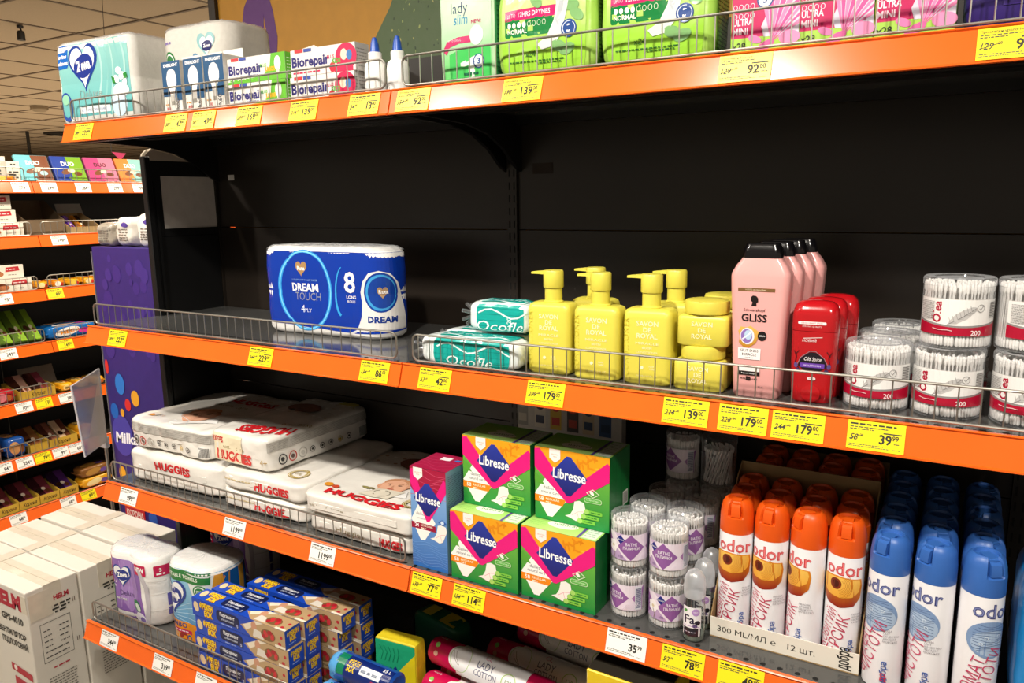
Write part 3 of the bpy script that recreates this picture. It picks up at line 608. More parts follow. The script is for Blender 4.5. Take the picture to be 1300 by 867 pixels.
def olea(loc, rz, label):
    R_, H_ = .0425, .094; t = thing('cotton_bud_tub', label, 'cotton buds', loc, rz, 'large clear tubs of cotton buds with red bands')
    obj('cotton_buds', swab_geo(R_ - .0012, H_ - .0075, 1, ((1.0, 56), (.8, 40), (.5, 20), (.2, 8))), t, kind='stuff'); obj('tub', tub_shell(R_, H_, .012), t, 'clear plastic tub')
    A = Art(cyl(R_), cut=.006, off=.0003, step=.00012); w = .058
    A.rect(-w, .018, w, .066, '#efeeec')
    A.rect(-w, .066, w, .0665, '#c9c5c2')
    n = 24; A.geo([(-w + 2 * w * i / n, .0300 + .006 * (1 - math.sin(PI * i / n)) + .0015) for i in range(n + 1)] + [(-w + 2 * w * i / n, .0300 + .006 * (1 - math.sin(PI * i / n)) - .001) for i in range(n + 1)], [(i, n + 1 + i, n + 2 + i, i + 1) for i in range(n)], '#8f8b8b')
    A.geo([(-w + 2 * w * i / n, .0290 + .006 * (1 - math.sin(PI * i / n))) for i in range(n + 1)] + [(-w + 2 * w * i / n, .018) for i in range(n + 1)], [(i, n + 1 + i, n + 2 + i, i + 1) for i in range(n)], '#b01233')
    A.text('Ölea', -.0215, .048, .0105, '#b01a3a', rot=PI / 2, shear=.1, width=.029, bold=.03); A.text('200', .022, .0195, .0062, '#f5e9ea', bold=.015)
    fx = [(-.012, .033), (-.002, .034), (.010, .041), (.019, .050), (.022, .056), (.016, .057), (.006, .053), (-.004, .046), (-.010, .038)]
    A.poly(fx, '#c4c2c1'); A.stroke([(-.013, .032), (.004, .043), (.020, .055)], .0008, '#7a7878')
    for k in range(7): a = .12 + k * .12; x, y = -.013 + .033 * a, .032 + .023 * a; A.stroke([(x, y), (x - .002, y + .007)], .0004, '#8e8c8b'); A.stroke([(x, y), (x + .007, y + .001)], .0004, '#8e8c8b')
    A.ring(ell(.026, .055, .0052), ell(.026, .055, .0045), '#8b8988'); A.stroke([(.0235, .055), (.0255, .053), (.029, .058)], .001, '#8b8988')
    for k in range(10): A.rect(.040, .042 + k * .0022, .054, .0432 + k * .0022, '#8b8988')
    for k in range(14): A.dashes(-.052, .038 + k * .0018, .022, .0008, '#8d8b8b', rt)
    A.stroke([(-.030, .0265), (-.022, .0250), (-.012, .0255), (-.006, .0245)], .0009, '#e7c3c8')
    obj('label_band', A.mesh('label_band', PR_FILM), t); return t
o0 = olea((.790, -.330, ZM), -.05, 'clear cotton bud tub next to the red deodorants, front row')
for (x, y, z, r, lb) in ((.878, -.330, 0, -.08, 'clear cotton bud tub at the bottom of the middle front stack'), (.882, -.322, .0945, .06, 'clear cotton bud tub on top of the middle front stack'),
    (.972, -.335, 0, -.15, 'clear cotton bud tub at the bottom of the outermost front stack'), (.970, -.316, .0945, .55, 'clear cotton bud tub on top of the outermost front stack'),
    (.797, -.235, 0, 2.2, 'clear cotton bud tub second from the front behind the deodorant end tub'), (.806, -.140, 0, 1, 'clear cotton bud tub third from the front behind the deodorant end tub'),
    (.885, -.235, 0, 2, 'clear cotton bud tub behind the middle front stack')):
    dup(o0, (x, y, ZM + z), r, lb)

# ---------------------------------------------------------------- LOW SHELF, right bay
# --- green cartons and the blue-crimson carton
def libresse_art(A, w, h, kind):
    g = kind == 'green'
    A.rect(-w / 2, 0, w / 2, h, ('#0b8a3e', '#7cc043', 0, h * .9) if g else ('#2e6fc0', '#8fb9e6', 0, h * .65))
    s = w / .147 if g else 1.0; W = w
    cx = -.005 * s if g else -.002; cy = h * .66 if g else h * .695; q = .0365 if g else .033
    A.poly([(-W / 2, h), (W / 2, h), (W / 2, h * .80), (cx, cy - q * .9), (-W / 2, h * .80)], '#f4a41c' if g else '#a8173f')
    if g:
        for k in range(16):
            x = cx + .012 + rt.uniform(0, .05); y = h - rt.uniform(.004, .034); A.poly(ell(x, y, .0062, .0022, 8, rot=rt.uniform(0, 3)), rt.choice(['#e38c12', '#f9b838', '#dd8410']))
    else:
        for k in range(6): A.stroke([(-W / 2 + W * i / 10, h * .97 - k * .009 + .006 * math.sin(i * .6 + k)) for i in range(11)], .0007, '#d75a7c')
    wx, wy = (-W / 2 + .031, h * .350) if g else (-W / 2 + .026, h * .475); qx, qy = (.037, .040) if g else (.032, .040)
    A.poly([(max(-W / 2, wx - qx), wy), (wx - .004, wy + qy), (wx + .004, wy + qy), (wx + qx, wy), (wx + .005, wy - qy), (wx - .005, wy - qy), (max(-W / 2, wx - qx), wy)], '#fbfaf6')
    A.text('dailies', wx - .003, wy + .011, .0062, '#4a4a55'); A.text('natural care' if g else 'protection', wx, wy + .003, .0056 if g else .0036, '#4a4a55', width=.036 if g else .024)
    b0 = wy - .016 if g else wy - .018
    A.poly([(-W / 2, b0 + .014), (wx + qx - .004, b0 + .013), (wx + qx - .012, b0), (-W / 2, b0 + .001)] if g else [(-W / 2, b0 + .013), (wx + .032, b0 + .012), (wx + .032, b0), (-W / 2, b0)], '#f08a12' if g else '#9c1038')
    A.text('58' if g else '24', -W / 2 + .008, b0 + .0040, .0072, '#ffffff', 'l', .015); A.text('REGULAR' if g else 'EXTRA LONG', -W / 2 + .0225, b0 + .0065, .0042, '#fff3dd', 'l', .01, width=.028); A.dashes(-W / 2 + .0225, b0 + .002, .014, .0018, '#fff3dd', rt)
    th = .030 if g else .022
    A.poly([(-W / 2, h * .97), (-W / 2 + .010, h * .985), (cx, cy - q * .72), (W / 2 - .004, h * .93), (W / 2, h * .90), (W / 2, h * .90 - th), (cx + .003, cy - q * 1.36), (cx - .003, cy - q * 1.36), (-W / 2, h * .97 - th * 1.15)], '#e8187f')
    if g:
        A.poly([(-W / 2, h * .64), (-W / 2 + .012, h * .58), (-W / 2 + .020, h * .48), (-W / 2 + .006, h * .50), (-W / 2, h * .52)], '#5aa637')
    A.poly([(cx - q, cy), (cx - .004, cy + q), (cx + .004, cy + q), (cx + q, cy), (cx + .004, cy - q), (cx - .004, cy - q)], ('#1b1f6e', '#2a3aa0', cy - q, cy + q))
    A.text('Libresse', cx + .001, cy - .007, .0185 if g else .0165, '#ffffff', bold=.02, width=q * 1.78, rot=-.04)
    ax = -W * .22 if g else -W * .27
    A.poly([(ax - .011, h), (ax + .011, h), (ax + .011, h - .017), (ax, h - .025), (ax - .011, h - .017)], '#fbf3ef'); A.text('SENSITIVE', ax, h - .011, .0024, '#d87a4a', res=1); A.text('SKIN', ax, h - .015, .0024, '#d87a4a', res=1)
    px, py = (.008, h * .145) if g else (W / 2 - .020, h * .335)
    A.poly([(px - .020, py - .004), (px - .010, py), (px - .004, py + .010), (px - .001, py + .026), (px + .008, py + .029), (px + .018, py + .026), (px + .020, py + .016), (px + .015, py + .005), (px + .010, py - .006), (px + .002, py - .010), (px - .010, py - .006)], '#f5f3ec')
    A.stroke([(px - .006, py), (px + .006, py + .008), (px + .016, py + .010)], .0006, '#e26a92'); A.stroke([(px + .004, py + .007), (px + .008, py - .006)], .0006, '#e26a92')
    if g:
        ix = W * .29; A.poly(rrect(ix - .017, h * .36, ix + .017, h * .425, .004), '#5fb64a'); A.ring(rrect(ix - .017, h * .36, ix + .017, h * .425, .004), rrect(ix - .016, h * .366, ix + .016, h * .419, .0035), '#d6efc4'); A.text('COMPOSTABLE', ix, h * .385, .0026, '#eaf8de', res=1)
        A.ring([(ix, h * .55), (ix + .013, h * .49), (ix, h * .43), (ix - .013, h * .49)], [(ix, h * .54), (ix + .011, h * .49), (ix, h * .44), (ix - .011, h * .49)], '#e6f5d8'); A.poly(ell(ix - .002, h * .495, .005, .003, 12, rot=-.7), '#f5f8ee')
        for k, (dx, yy) in enumerate(((0, .205), (-.006, .135), (-.013, .065))):
            A.poly(rrect(ix - .012 + dx, h * yy, ix + .018 + dx, h * (yy + .05), .002), '#7cc746'); A.poly(ell(ix - .012 + dx, h * (yy + .025), .005, .005, 12), '#a6d96c'); A.dashes(ix - .004 + dx, h * (yy + .018), .018, .0018, '#2d7d36', rt)
    else:
        for k in range(9): A.stroke([(-W / 2 + W * i / 12, h * .04 + k * .0055 + .0025 * math.sin(i * .8 + k * .5)) for i in range(13)], .0006, '#7fb0e8')
        A.poly([(W / 2 - .020, h * .50), (W / 2 - .010, h * .53), (W / 2, h * .50), (W / 2 - .010, h * .47)], '#2b62b4'); A.poly(ell(W / 2 - .010, h * .50, .004), '#d7e8fa')
def carton(name, label, loc, w, d, h, fill, art, rz=0, group=None, cat='carton', side=None, top=None, side_col=None):
    t = thing(name, label, cat, loc, rz, group)
    obj('carton', MB().box(-w / 2, w / 2, -d / 2, d / 2, 0, h, 0, .0012).mesh('carton', fill, smooth=False), t)
    A = Art(front(-d / 2)); art(A); obj('front_print', A.mesh('front_print'), t)
    if side: A = Art(right(w / 2)); side(A); obj('side_print', A.mesh('side_print'), t)
    if top: A = Art(topm(h)); top(A); obj('top_print', A.mesh('top_print'), t)
    return t
M_GRN = mat('green_carton', '#1d8c3c', .38); M_LBL = mat('blue_carton', '#7fa3bf', .38)
LW, LH, LD = .1465, .1355, .088
def lib_side(A):
    A.rect(-LD / 2, 0, LD / 2, LH, ('#0d7a36', '#0f6b30', 0, LH))
    for x in (-.018, .006): A.rect(x, .01, x + .002, LH - .01, '#0a5c28')
    A.rect(LD / 2 - .030, .030, LD / 2 - .008, .056, '#f0efe8')
    for k in range(9): A.rect(LD / 2 - .028 + k * .002, .033, LD / 2 - .0271 + k * .002, .053, '#222222')
def lib_top(A):
    A.rect(-LW / 2, -LD / 2, LW / 2, LD / 2, ('#b6e07a', '#7fc653', -LD / 2, LD / 2)); 
    for k in range(9): A.dashes(-LW / 2 + .006, -.030 + k * .007, .034, .002, '#8fc45f', rt)
    A.poly(ell(-.005, -.012, .030, .014), '#f2f7e2'); A.text('natural', .0, -.014, .011, '#3b8a3a', rot=.1); A.poly(ell(-.016, .006, .012, .006), '#dff0c6')
    A.rect(.036, -LD / 2, .041, LD / 2, '#5b3c98'); A.rect(.044, -LD / 2 + .004, LW / 2 - .003, LD / 2 - .004, '#d9ead8')
    for k in range(8): A.dashes(.046, -.032 + k * .008, .022, .002, '#8aa58c', rt)
def lib(A): libresse_art(A, LW, LH, 'green')
GL = 'green pantyliner cartons'
b0 = carton('pantyliner_carton', 'green pantyliner carton at the bottom next to the crimson carton', (.160, -.405 + LD / 2, ZL), LW, LD, LH, M_GRN, lib, .0, GL, 'pantyliners', lib_side, lib_top)
dup(b0, (.312, -.401 + LD / 2, ZL), -.01, 'green pantyliner carton at the bottom next to the cotton bud tubs')
dup(b0, (.166, -.366 + LD / 2, ZL + LH + .0016), .0, 'green pantyliner carton stacked above the one by the crimson carton')
dup(b0, (.320, -.362 + LD / 2, ZL + LH + .0016), -.012, 'green pantyliner carton stacked above the one by the cotton bud tubs')
BW, BH, BD = .0845, .2045, .088
def lb_top(A):
    A.rect(-BW / 2, -BD / 2, BW / 2, BD / 2, '#a31a44')
    for k in range(5): A.stroke([(-BW / 2 + BW * i / 10, -.03 + k * .014 + .006 * math.sin(i * .7 + k)) for i in range(11)], .0007, '#d2577b')
    A.rect(-.012, .012, .012, .028, '#efe4ea'); A.poly(ell(.028, .02, .008, .004), '#3c78c4')
def lb_side(A):
    A.rect(-BD / 2, 0, BD / 2, BH, '#6f93ad')
    for k in range(24): A.dashes(-BD / 2 + .006, .10 + k * .004, BD - .012, .0014, '#3f5d73', rt)
carton('pantyliner_carton', 'tall blue and crimson pantyliner carton beside the diapers', (.034, -.402 + BD / 2, ZL), BW, BD, BH, M_LBL, lambda A: libresse_art(A, BW, BH, 'blue'), 0, None, 'pantyliners', lb_side, lb_top)
# --- lilac cotton bud tubs
def lilac_tub(loc, rz, label, plain=False):
    R_, H_ = .0318, .0905; t = thing('cotton_bud_tub', label, 'cotton buds', loc, rz, 'small clear tubs of cotton buds with lilac bands')
    obj('cotton_buds', swab_geo(R_ - .0012, H_ - .012, 3, ((1.0, 40), (.74, 28), (.45, 16), (.15, 5))) if not plain else swab_geo(R_ - .004, H_ - .022, 5, ((1.0, 26), (.6, 16), (.2, 6)), lean=.9), t, kind='stuff')
    obj('tub', tub_shell(R_, H_, .014, .0008), t, 'clear plastic tub')
    if not plain:
        A = Art(cyl(R_), cut=.006, off=.0003, step=.00012); w = .060
        A.rect(-w, .016, w, .062, '#e6dae8')
        for c in (-.040, .012, .064): A.poly([(max(-w, c - .024), .039), (c, .062), (min(w, c + .024), .039), (min(w, c), .016)], '#8d5a9c' if c != .064 else '#a377b0')
        A.poly([(-.040, .016), (-.016, .039), (.006, .016)], '#b79cc4'); A.poly([(-.018, .062), (-.012, .056), (.0, .062)], '#c8b2d2')
        A.poly([(-.014, .052), (-.006, .060), (.002, .052), (-.006, .044)], '#262a80'); A.text('Libresse', -.006, .0505, .0034, '#ffffff', width=.0125, res=1)
        for a in (0, 1.25, 2.5, 3.8, 5): A.poly(ell(-.021 + .0055 * math.cos(a), .038 + .006 * math.sin(a), .0058, .0052, 14), '#f3eef0')
        A.poly(ell(-.021, .038, .0028), '#d9c9a8'); A.stroke([(-.021, .034), (-.017, .024), (-.019, .017)], .0012, '#8a7a70')
        A.text('ВАТНІ', .0125, .0425, .0052, '#f6effa', bold=.01, width=.0195); A.text('ПАЛИЧКИ', .0125, .0355, .0050, '#f6effa', bold=.01, width=.027)
        A.text('100', -.005, .020, .0042, '#6a4a86'); A.rect(.046, .018, .058, .060, '#dfe3ea')
        for k in range(16): A.rect(.047, .021 + k * .0023, .057, .0222 + k * .0023, '#5b5f86')
        for k in range(7): A.stroke([(.024 + k * .003, .018), (.033 + k * .003, .030)], .0011, '#efe6f2')
        obj('label_band', A.mesh('label_band', PR_FILM), t)
    return t
l0 = lilac_tub((.4285, -.357, ZL), -.75, 'lilac-banded tub of cotton buds, bottom of the stack touching the green cartons')
H1 = .0912
for x, y, k, r, lb in ((.4285, -.356, 1, .05, 'lilac-banded tub of cotton buds, top of the stack touching the green cartons'), (.4985, -.357, 0, .15, 'lilac-banded tub of cotton buds, bottom of the stack beside the roll-on'),
    (.4985, -.357, 1, -.35, 'lilac-banded tub of cotton buds, top of the stack beside the roll-on'), (.435, -.287, 0, 1, 'lilac-banded tub second in the inner file, bottom'), (.435, -.287, 1, 1.1, 'lilac-banded tub second in the inner file, top'),
    (.5045, -.289, 0, 2.6, 'lilac-banded tub second in the outer file, bottom'), (.5045, -.289, 1, .5, 'lilac-banded tub second in the outer file, top'), (.445, -.217, 0, 3, 'lilac-banded tub third in the inner file, bottom'),
    (.445, -.217, 1, 2.4, 'lilac-banded tub third in the inner file, top'), (.512, -.217, 0, 0, 'lilac-banded tub third in the outer file, bottom'), (.512, -.217, 1, -.9, 'lilac-banded tub third in the outer file, top'),
    (.452, -.147, 0, 0, 'lilac-banded tub in the rear inner stack, bottom'), (.452, -.147, 1, 0, 'lilac-banded tub in the rear inner stack, middle'), (.452, -.147, 2, -.9, 'lilac-banded tub topmost of the rear inner stack in shade'),
    (.520, -.147, 0, 0, 'lilac-banded tub in the rear outer stack, bottom'), (.520, -.147, 1, 0, 'lilac-banded tub in the rear outer stack, middle')):
    dup(l0, (x, y, ZL + k * H1), r, lb)
lilac_tub((.520, -.147, ZL + 2 * H1), 0, 'cotton bud tub without band topmost of the rear outer stack', True)
# --- roll-on deodorants
def rollon(loc, label):
    t = thing('roll_on_deodorant', label, 'deodorant', loc, 0, 'clear roll-on deodorants'); r = .0182
    obj('bottle', MB().lathe([(r * .85, 0), (r, .004), (r * .98, .05), (r * .9, .066), (r * .80, .074)], n=28).mesh('bottle', M_LIQ), t, 'clear glass bottle')
    obj('base', MB().lathe([(r * .82, .001), (r * .93, .004), (r * .93, .012), (r * .8, .014)], n=24).mesh('base', mat('pale_liquid', '#9aa39a', .15)), t)
    obj('cap', MB().lathe([(r * .93, .0745), (r * .95, .076), (r * .95, .096), (r * .85, .107), (r * .62, .115), (r * .3, .119), (0, .120)], n=28, cap1=False).mesh('cap', M_FROST), t, 'frosted pale dome cap')
    A = Art(cyl(r), cut=.004, off=.0004, step=.00012); A.poly(rrect(-.015, .012, .017, .062, .003), '#eceaee'); A.rect(-.015, .012, .017, .026, '#23202a'); A.dashes(-.011, .018, .022, .0014, '#bdb6c8', rt)
    A.text('Fa', -.002, .034, .014, '#2a2140', bold=.02); A.poly(ell(.008, .054, .0062), '#b48ecb'); A.text('NEW', .008, .053, .0022, '#ffffff', res=1); A.poly(ell(-.009, .055, .0035, .0025, rot=.6), '#4e9a4a'); A.poly(ell(.011, .036, .0045, .004), '#1f1a2c'); A.poly(ell(.007, .030, .004, .003), '#5d4a78'); A.stroke([(-.012, .0285), (.0, .0295), (.013, .0285)], .001, '#b48ecb')
    obj('label', A.mesh('label', PR_FILM), t); return t
f0 = rollon((.5525, -.385, ZL), 'clear roll-on deodorant with frosted cap at the front of its file'); dup(f0, (.5545, -.340, ZL), None, 'clear roll-on deodorant second in its file'); dup(f0, (.5550, -.297, ZL), None, 'clear roll-on deodorant third in its file')

# --- spray cans
def spray_can(loc, rz, label, kind, group):
    R_ = .0262; t = thing('spray_can', label, 'air freshener', loc, rz, group); cap = '#e2560f' if kind == 'o' else '#3566b4'
    obj('can', MB().lathe([(.024, 0), (R_, .002), (R_, .178), (R_ * .96, .181)], n=32).mesh('can', mat('white_can_enamel', '#e9e8ec', .22, coat=.3, noise_amt=.01)), t)
    mc = mat('can_cap_' + kind, cap, .38, noise_amt=.03)
    n = 64; rings = []
    for r, z in ((R_ * 1.0, .1785), (R_ * 1.01, .181), (R_ * 1.0, .205), (R_ * .985, .2075), (R_ * .95, .217), (R_ * .88, .2245), (R_ * .76, .2300), (R_ * .64, .2325), (R_ * .58, .2322), (R_ * .54, .2285), (0.0005, .2275)):
        ring = []
        for i in range(n):
            a = 2 * PI * i / n - PI / 2; fr = abs(((a + PI / 2 + PI) % (2 * PI)) - PI); zz, rr = z, r
            if fr < .40 and .206 < z: rr = min(r, R_ * .70); zz = min(z, .2285) if r > R_ * .56 else z
            ring.append((rr * math.cos(a), rr * math.sin(a), zz))
        rings.append(ring)
    c = obj('cap', MB().rings(rings, 0, True, True).mesh('cap', mc, ang=28), t)
    bt = MB(); hw = .0068
    bt.rings([[(-hw, y0, z0), (hw, y0, z0), (hw, y1, z1), (-hw, y1, z1)] for (y0, z0), (y1, z1) in (((-R_ * .93, .2075), (-R_ * .60, .2075)), ((-R_ * .93, .2150), (-R_ * .60, .2150)), ((-R_ * .84, .2235), (-R_ * .50, .2235)), ((-R_ * .62, .2275), (.002, .2285)), ((-R_ * .52, .2300), (.004, .2310)))])
    obj('button', bt.mesh('button', mc, ang=25), c)
    A = Art(cyl(R_), cut=.005, off=.0004, step=.00013)
    def ln(s_, x, y, h, col, wd): A.text(s_, x, y, h, col, rot=1.32, width=wd, bold=-.008)
    if kind == 'o':
        A.text('odor', .001, .150, .0200, '#c9303a', bold=.02, width=.056); A.text('odor', .0012, .1505, .0190, '#e9787a', bold=-.012, width=.055)
        P = [(-.026, .143), (-.018, .147), (-.004, .148), (.010, .146), (.022, .145), (.024, .135), (.022, .118), (.014, .107), (.0, .103), (-.014, .106), (-.024, .116), (-.028, .130)]; P = [(x * 1.35 - .002, .146 + (z - .146) * 1.12) for x, z in P]
        A.poly(P, ('#8e1c12', '#e08b1e', .103, .122)); A.poly([(x * .92 - .001, .117 + (y - .103) * .64) for x, y in P], ('#e9a83a', '#f0c05a', .118, .146)); A.poly(ell(-.010, .135, .0085, .009), '#7c2c14'); A.poly(ell(-.010, .135, .005, .006), '#4d170c')
        for k in range(7): A.stroke([(-.010 + (.012 + k * .002) * math.cos(q), .134 + (.010 + k * .0022) * math.sin(q)) for q in [-1.2 + i * .22 for i in range(10)]], .0005, '#c47a20')
        ln('СОКОВИТИЙ', -.016, .048, .0135, '#c23a5a', .090); ln('ПЕРСИК', .004, .046, .0170, '#c23a5a', .078)
        A.text('добра', .019, .030, .0085, '#2a56a8', rot=PI / 2, bold=.01, width=.034); A.text('до', .0185, .022, .0085, '#cc2f48', rot=PI / 2, bold=.01)
        for k in range(4): A.text(('ПЕРСИК', 'АРОМАТ', 'СВІЖІСТЬ', 'КАЧЕСТВО')[k], .015, .088 - k * .0042, .0028, '#8b8790', 'l', res=1)
    else:
        A.text('odor', .003, .150, .0200, '#333a78', bold=.02, width=.056); A.text('odor', .0032, .1505, .0190, '#7d86b8', bold=-.012, width=.055)
        A.poly(ell(.0, .118, .0300, .0270), '#7f9bc4'); A.poly(ell(.002, .113, .026, .019), '#a9bfda')
        for k in range(11): A.stroke([(-.028 + i * .0056, .138 - k * .0036 + .0012 * math.sin(i + k)) for i in range(11) if abs(-.028 + i * .0056) < math.sqrt(max(1e-5, .0280 ** 2 - ((.020 - k * .0036) * 1.11) ** 2))] or [(0, .138), (.001, .138)], .0006, '#41598c')
        for x, y in ((-.006, .121), (.010, .124), (.013, .114), (-.012, .112)): A.ring(ell(x, y, .0026, .0022, 12), ell(x, y, .0018, .0014, 12), '#dce8f4')
        ln('АРОМАТ', -.014, .052, .0150, '#c8426a', .078); ln('ЧИСТОТИ', .006, .060, .0165, '#c8426a', .090)
        A.text('добра', .020, .030, .0085, '#2a56a8', rot=PI / 2, bold=.01, width=.034); A.text('до', .0195, .022, .0085, '#cc2f48', rot=PI / 2, bold=.01)
        for k in range(5): A.text(('ВОДА', 'LAST', 'КАЧЕСТВО', 'АРОМАТ', 'МОРСЬКЕ')[k], .013, .094 - k * .0042, .0028, '#8b8790', 'l', res=1)
    obj('print', A.mesh('print', PR_CARD), t); return t
def tray(name, label, x0, x1, y0, y1, z, hf, hb, txt=None, dark=False):
    cx, cy = (x0 + x1) / 2, (y0 + y1) / 2; w, d = x1 - x0, y1 - y0; t = thing(name, label, 'display tray', (cx, cy, z)); m = M_CARD if not dark else M_KRAFT; k = .0018
    obj('base', MB().box(-w / 2, w / 2, -d / 2, d / 2, 0, k).mesh('base', M_KRAFT, smooth=False), t)
    obj('front_panel', MB().box(-w / 2, w / 2, -d / 2, -d / 2 + k, k, hf).mesh('front_panel', m, smooth=False), t)
    obj('back_panel', MB().box(-w / 2, w / 2, d / 2 - k, d / 2, k, hb).mesh('back_panel', M_KRAFT, smooth=False), t, 'brown inner board')
    for s in (-1, 1):
        pts = [(-d / 2 + k, k), (d / 2 - k, k), (d / 2 - k, hb), (d / 2 - k - .03, hb - .02), (-d / 2 + k + .035, hf + .055), (-d / 2 + k, hf + .004)]
        x = s * (w / 2 - k / 2); obj('side_panel', MB().extrude(pts, x - k / 2, x + k / 2).mesh('side_panel', M_KRAFT, smooth=False), t)
    if txt: A = Art(front(-d / 2)); txt(A, w); obj('print', A.mesh('print', PR_PAPER), t)
    return t
def tr_txt(A, w):
    A.text('300 ML/МЛ ℮   12 шт.', -w / 2 + .012, .012, .0095, '#2a2724', 'l', 0, width=.150)
    A.text('добра', w / 2 - .014, .004, .017, '#2a2724', rot=PI / 2, bold=.02, width=.036, align='l')
tray('display_tray', 'low white card tray holding orange-capped spray cans', .574, .798, -.366, -.194, ZL, .034, .248, tr_txt)
tray('display_tray', 'second card tray of orange spray cans in the dark behind the first', .574, .798, -.190, -.018, ZL, .034, .225, None, True)
G1, G2 = 'orange-capped spray cans', 'blue-capped spray cans'
c0 = spray_can((.6035, -.336, ZL + .0022), .1, 'orange-capped spray can at the front corner of the tray next to the roll-ons', 'o', G1)
FR = ('front row', 'second row', 'third row'); CN = ('nearest the roll-ons', 'second from the roll-ons', 'third from the roll-ons', 'nearest the blue cans')
for tr in range(2):
    for j in range(3):
        for i in range(4):
            if tr == j == i == 0: continue
            dup(c0, (.6035 + i * .0548, -.336 + tr * .176 + j * .0545, ZL + .0022), ((.1, -.15, -.75, .0)[i] if j == 0 else (.3, .0, -.6, .9)[i]), 'orange-capped spray can in the %s tray, %s, %s' % (('first', 'rear dark')[tr], FR[j], CN[i]))
c1 = spray_can((.828, -.362, ZL), -.5, 'blue-capped spray can at the front, nearest the card tray', 'b', G2)
CB = ('in the file nearest the card tray', 'in the middle file', 'in the outermost file'); RB = ('first', 'second', 'third', 'fourth', 'fifth', 'sixth')
for i in range(3):
    for j in range(6):
        if i == j == 0: continue
        dup(c1, (.828 + i * .0575, (-.362 if i < 2 else -.366) + j * .0555, ZL), (-.5, -.7, .55)[i] if j == 0 else (.1, -.6, .35, .9)[(i + j) % 4], 'blue-capped spray can %s from the front %s' % (RB[j], CB[i]))
t = thing('freshener_pouch', 'bright blue pouch at the edge beyond the blue spray cans', 'pouch', (1.022, -.305, ZL), 0)
P = Pillow(.075, .16, .215, 5, .002, 8, 4); b = MB(); P.build(b, 12); obj('pouch', b.mesh('pouch', mat('bright_blue_film', '#1583c9', .3, coat=.3)), t)
# faded card standing at the back
t = thing('backing_card', 'shaded grey-white card with product pictures standing behind green cartons', 'card', (.157, -.035, ZL))
obj('card', MB().box(-.128, .128, -.012, .012, 0, .30, 0, .001).mesh('card', M_GREYB, smooth=False), t)
A = Art(front(-.012)); rr = random.Random(3)
for k, (x, c, c2) in enumerate(((-.115, '#c7c2b4', '#9a9a92'), (-.07, '#3c4256', '#d9d3c4'), (-.03, '#c83a2c', '#d8b43c'), (.012, '#b5402e', '#4a4440'), (.05, '#3a4f6e', '#c8b89a'), (.09, '#28405e', '#35527c'))):
    A.rect(x - .014, .20, x + .014, .27, c2); A.rect(x - .010, .21, x + .010, .228, c); A.poly(ell(x, .25, .010, .009), c)
obj('print', A.mesh('print', PR_PAPER), t)

# ---------------------------------------------------------------- LOW SHELF, left bay: diaper packs
M_FILMW = mat('white_bag_film', '#e9e5de', .22, coat=.4, bump=.7, scale=16, noise_amt=.03)
def baby(A, x, y, s, rot=0):
    def T(pts): return [(x + s * (a * math.cos(rot) - b * math.sin(rot)), y + s * (a * math.sin(rot) + b * math.cos(rot))) for a, b in pts]
    A.poly(T([(-1.1, -1.3), (1.2, -1.3), (1.0, -.5), (.6, -.9), (-.6, -.9), (-1.0, -.5)]), '#f2f0ee'); A.poly(T(ell(0, 0, .80, .95, 28)), '#d9a183'); A.poly(T(ell(0, .55, .72, .48, 24)), '#c08a68')
    A.poly(T(ell(0, -.05, .70, .80, 24)), '#e0ab8e')
    for sx in (-1, 1): A.poly(T(ell(sx * .3, .08, .12, .06, 12)), '#4a3026'); A.stroke(T([(sx * .15, .24), (sx * .3, .29), (sx * .45, .24)]), .06 * s, '#a87656'); A.poly(T(ell(sx * .78, .0, .12, .2, 10)), '#d29a7c')
    A.stroke(T([(.0, .02), (-.05, -.18), (.07, -.19)]), .05 * s, '#bf8566'); A.poly(T(ell(0, -.42, .2, .07, 12)), '#b8614f')
def diaper(name, label, loc, w, d, h, rz, seed, decor, wr=.0055, p=11):
    t = thing(name, label, 'diapers', loc, rz, 'white diaper packs on the low shelf'); P = Pillow(w, d, h, p, wr, 5, seed); b = MB(); P.build(b, 18); obj('bag', b.mesh('bag', M_FILMW, ang=60), t)
    for f in ('top', 'front', 'right', 'left'):
        if f in decor:
            A = Art(P.face(f), cut=(.014, .010), off=.0016, step=.0002); decor[f](A); obj(f + '_print', A.mesh(f + '_print', PR_FILM), t)
    s = MB()                                                     # folded film flaps at the short ends
    for sy in (-1,):
        s.rings([[(x, sy * (d / 2 - .004 + .004 * k) , h * .5 + sz * (.010 - .003 * k) + .004 * math.sin(x * 60)) for x, sz in ((-w * .36, 1), (w * .36, 1), (w * .36, -1), (-w * .36, -1))] for k in (0, 1)])
    obj('end_fold', s.mesh('end_fold', M_FILMW), t); return t
RD_ = '#d0242c'
def side_icons(A, L, h):
    A.rect(-L / 2, h * .58, L / 2, h * .86, '#b9b5ae')
    for k in range(26): A.dashes(-L * .48, h * .60 + k % 6 * h * .042, L * .95, h * .012, '#8f8b86', rt) if k < 6 else None
    for i in range(8):
        x = -L * .36 + i * L * .085; c = ('#3a3838', '#c23a32', '#b9b4ac', '#4a4846', '#4a4846', '#5a5856', '#d6b02c', '#3a3838')[i]; r = h * (.15 if i < 3 else .09)
        A.ring(ell(x, h * .30, r, r, 18), ell(x, h * .30, r * .78, r * .78, 18), c); A.poly(ell(x, h * .30, r * .45, r * .4, 8), c if i != 1 else '#6a5550')
    A.rect(L * .34, h * .12, L * .45, h * .46, '#f2f0ec')
    for k in range(12): A.rect(L * .345 + k * L * .0085, h * .14, L * .349 + k * L * .0085, h * .44, '#26241f')
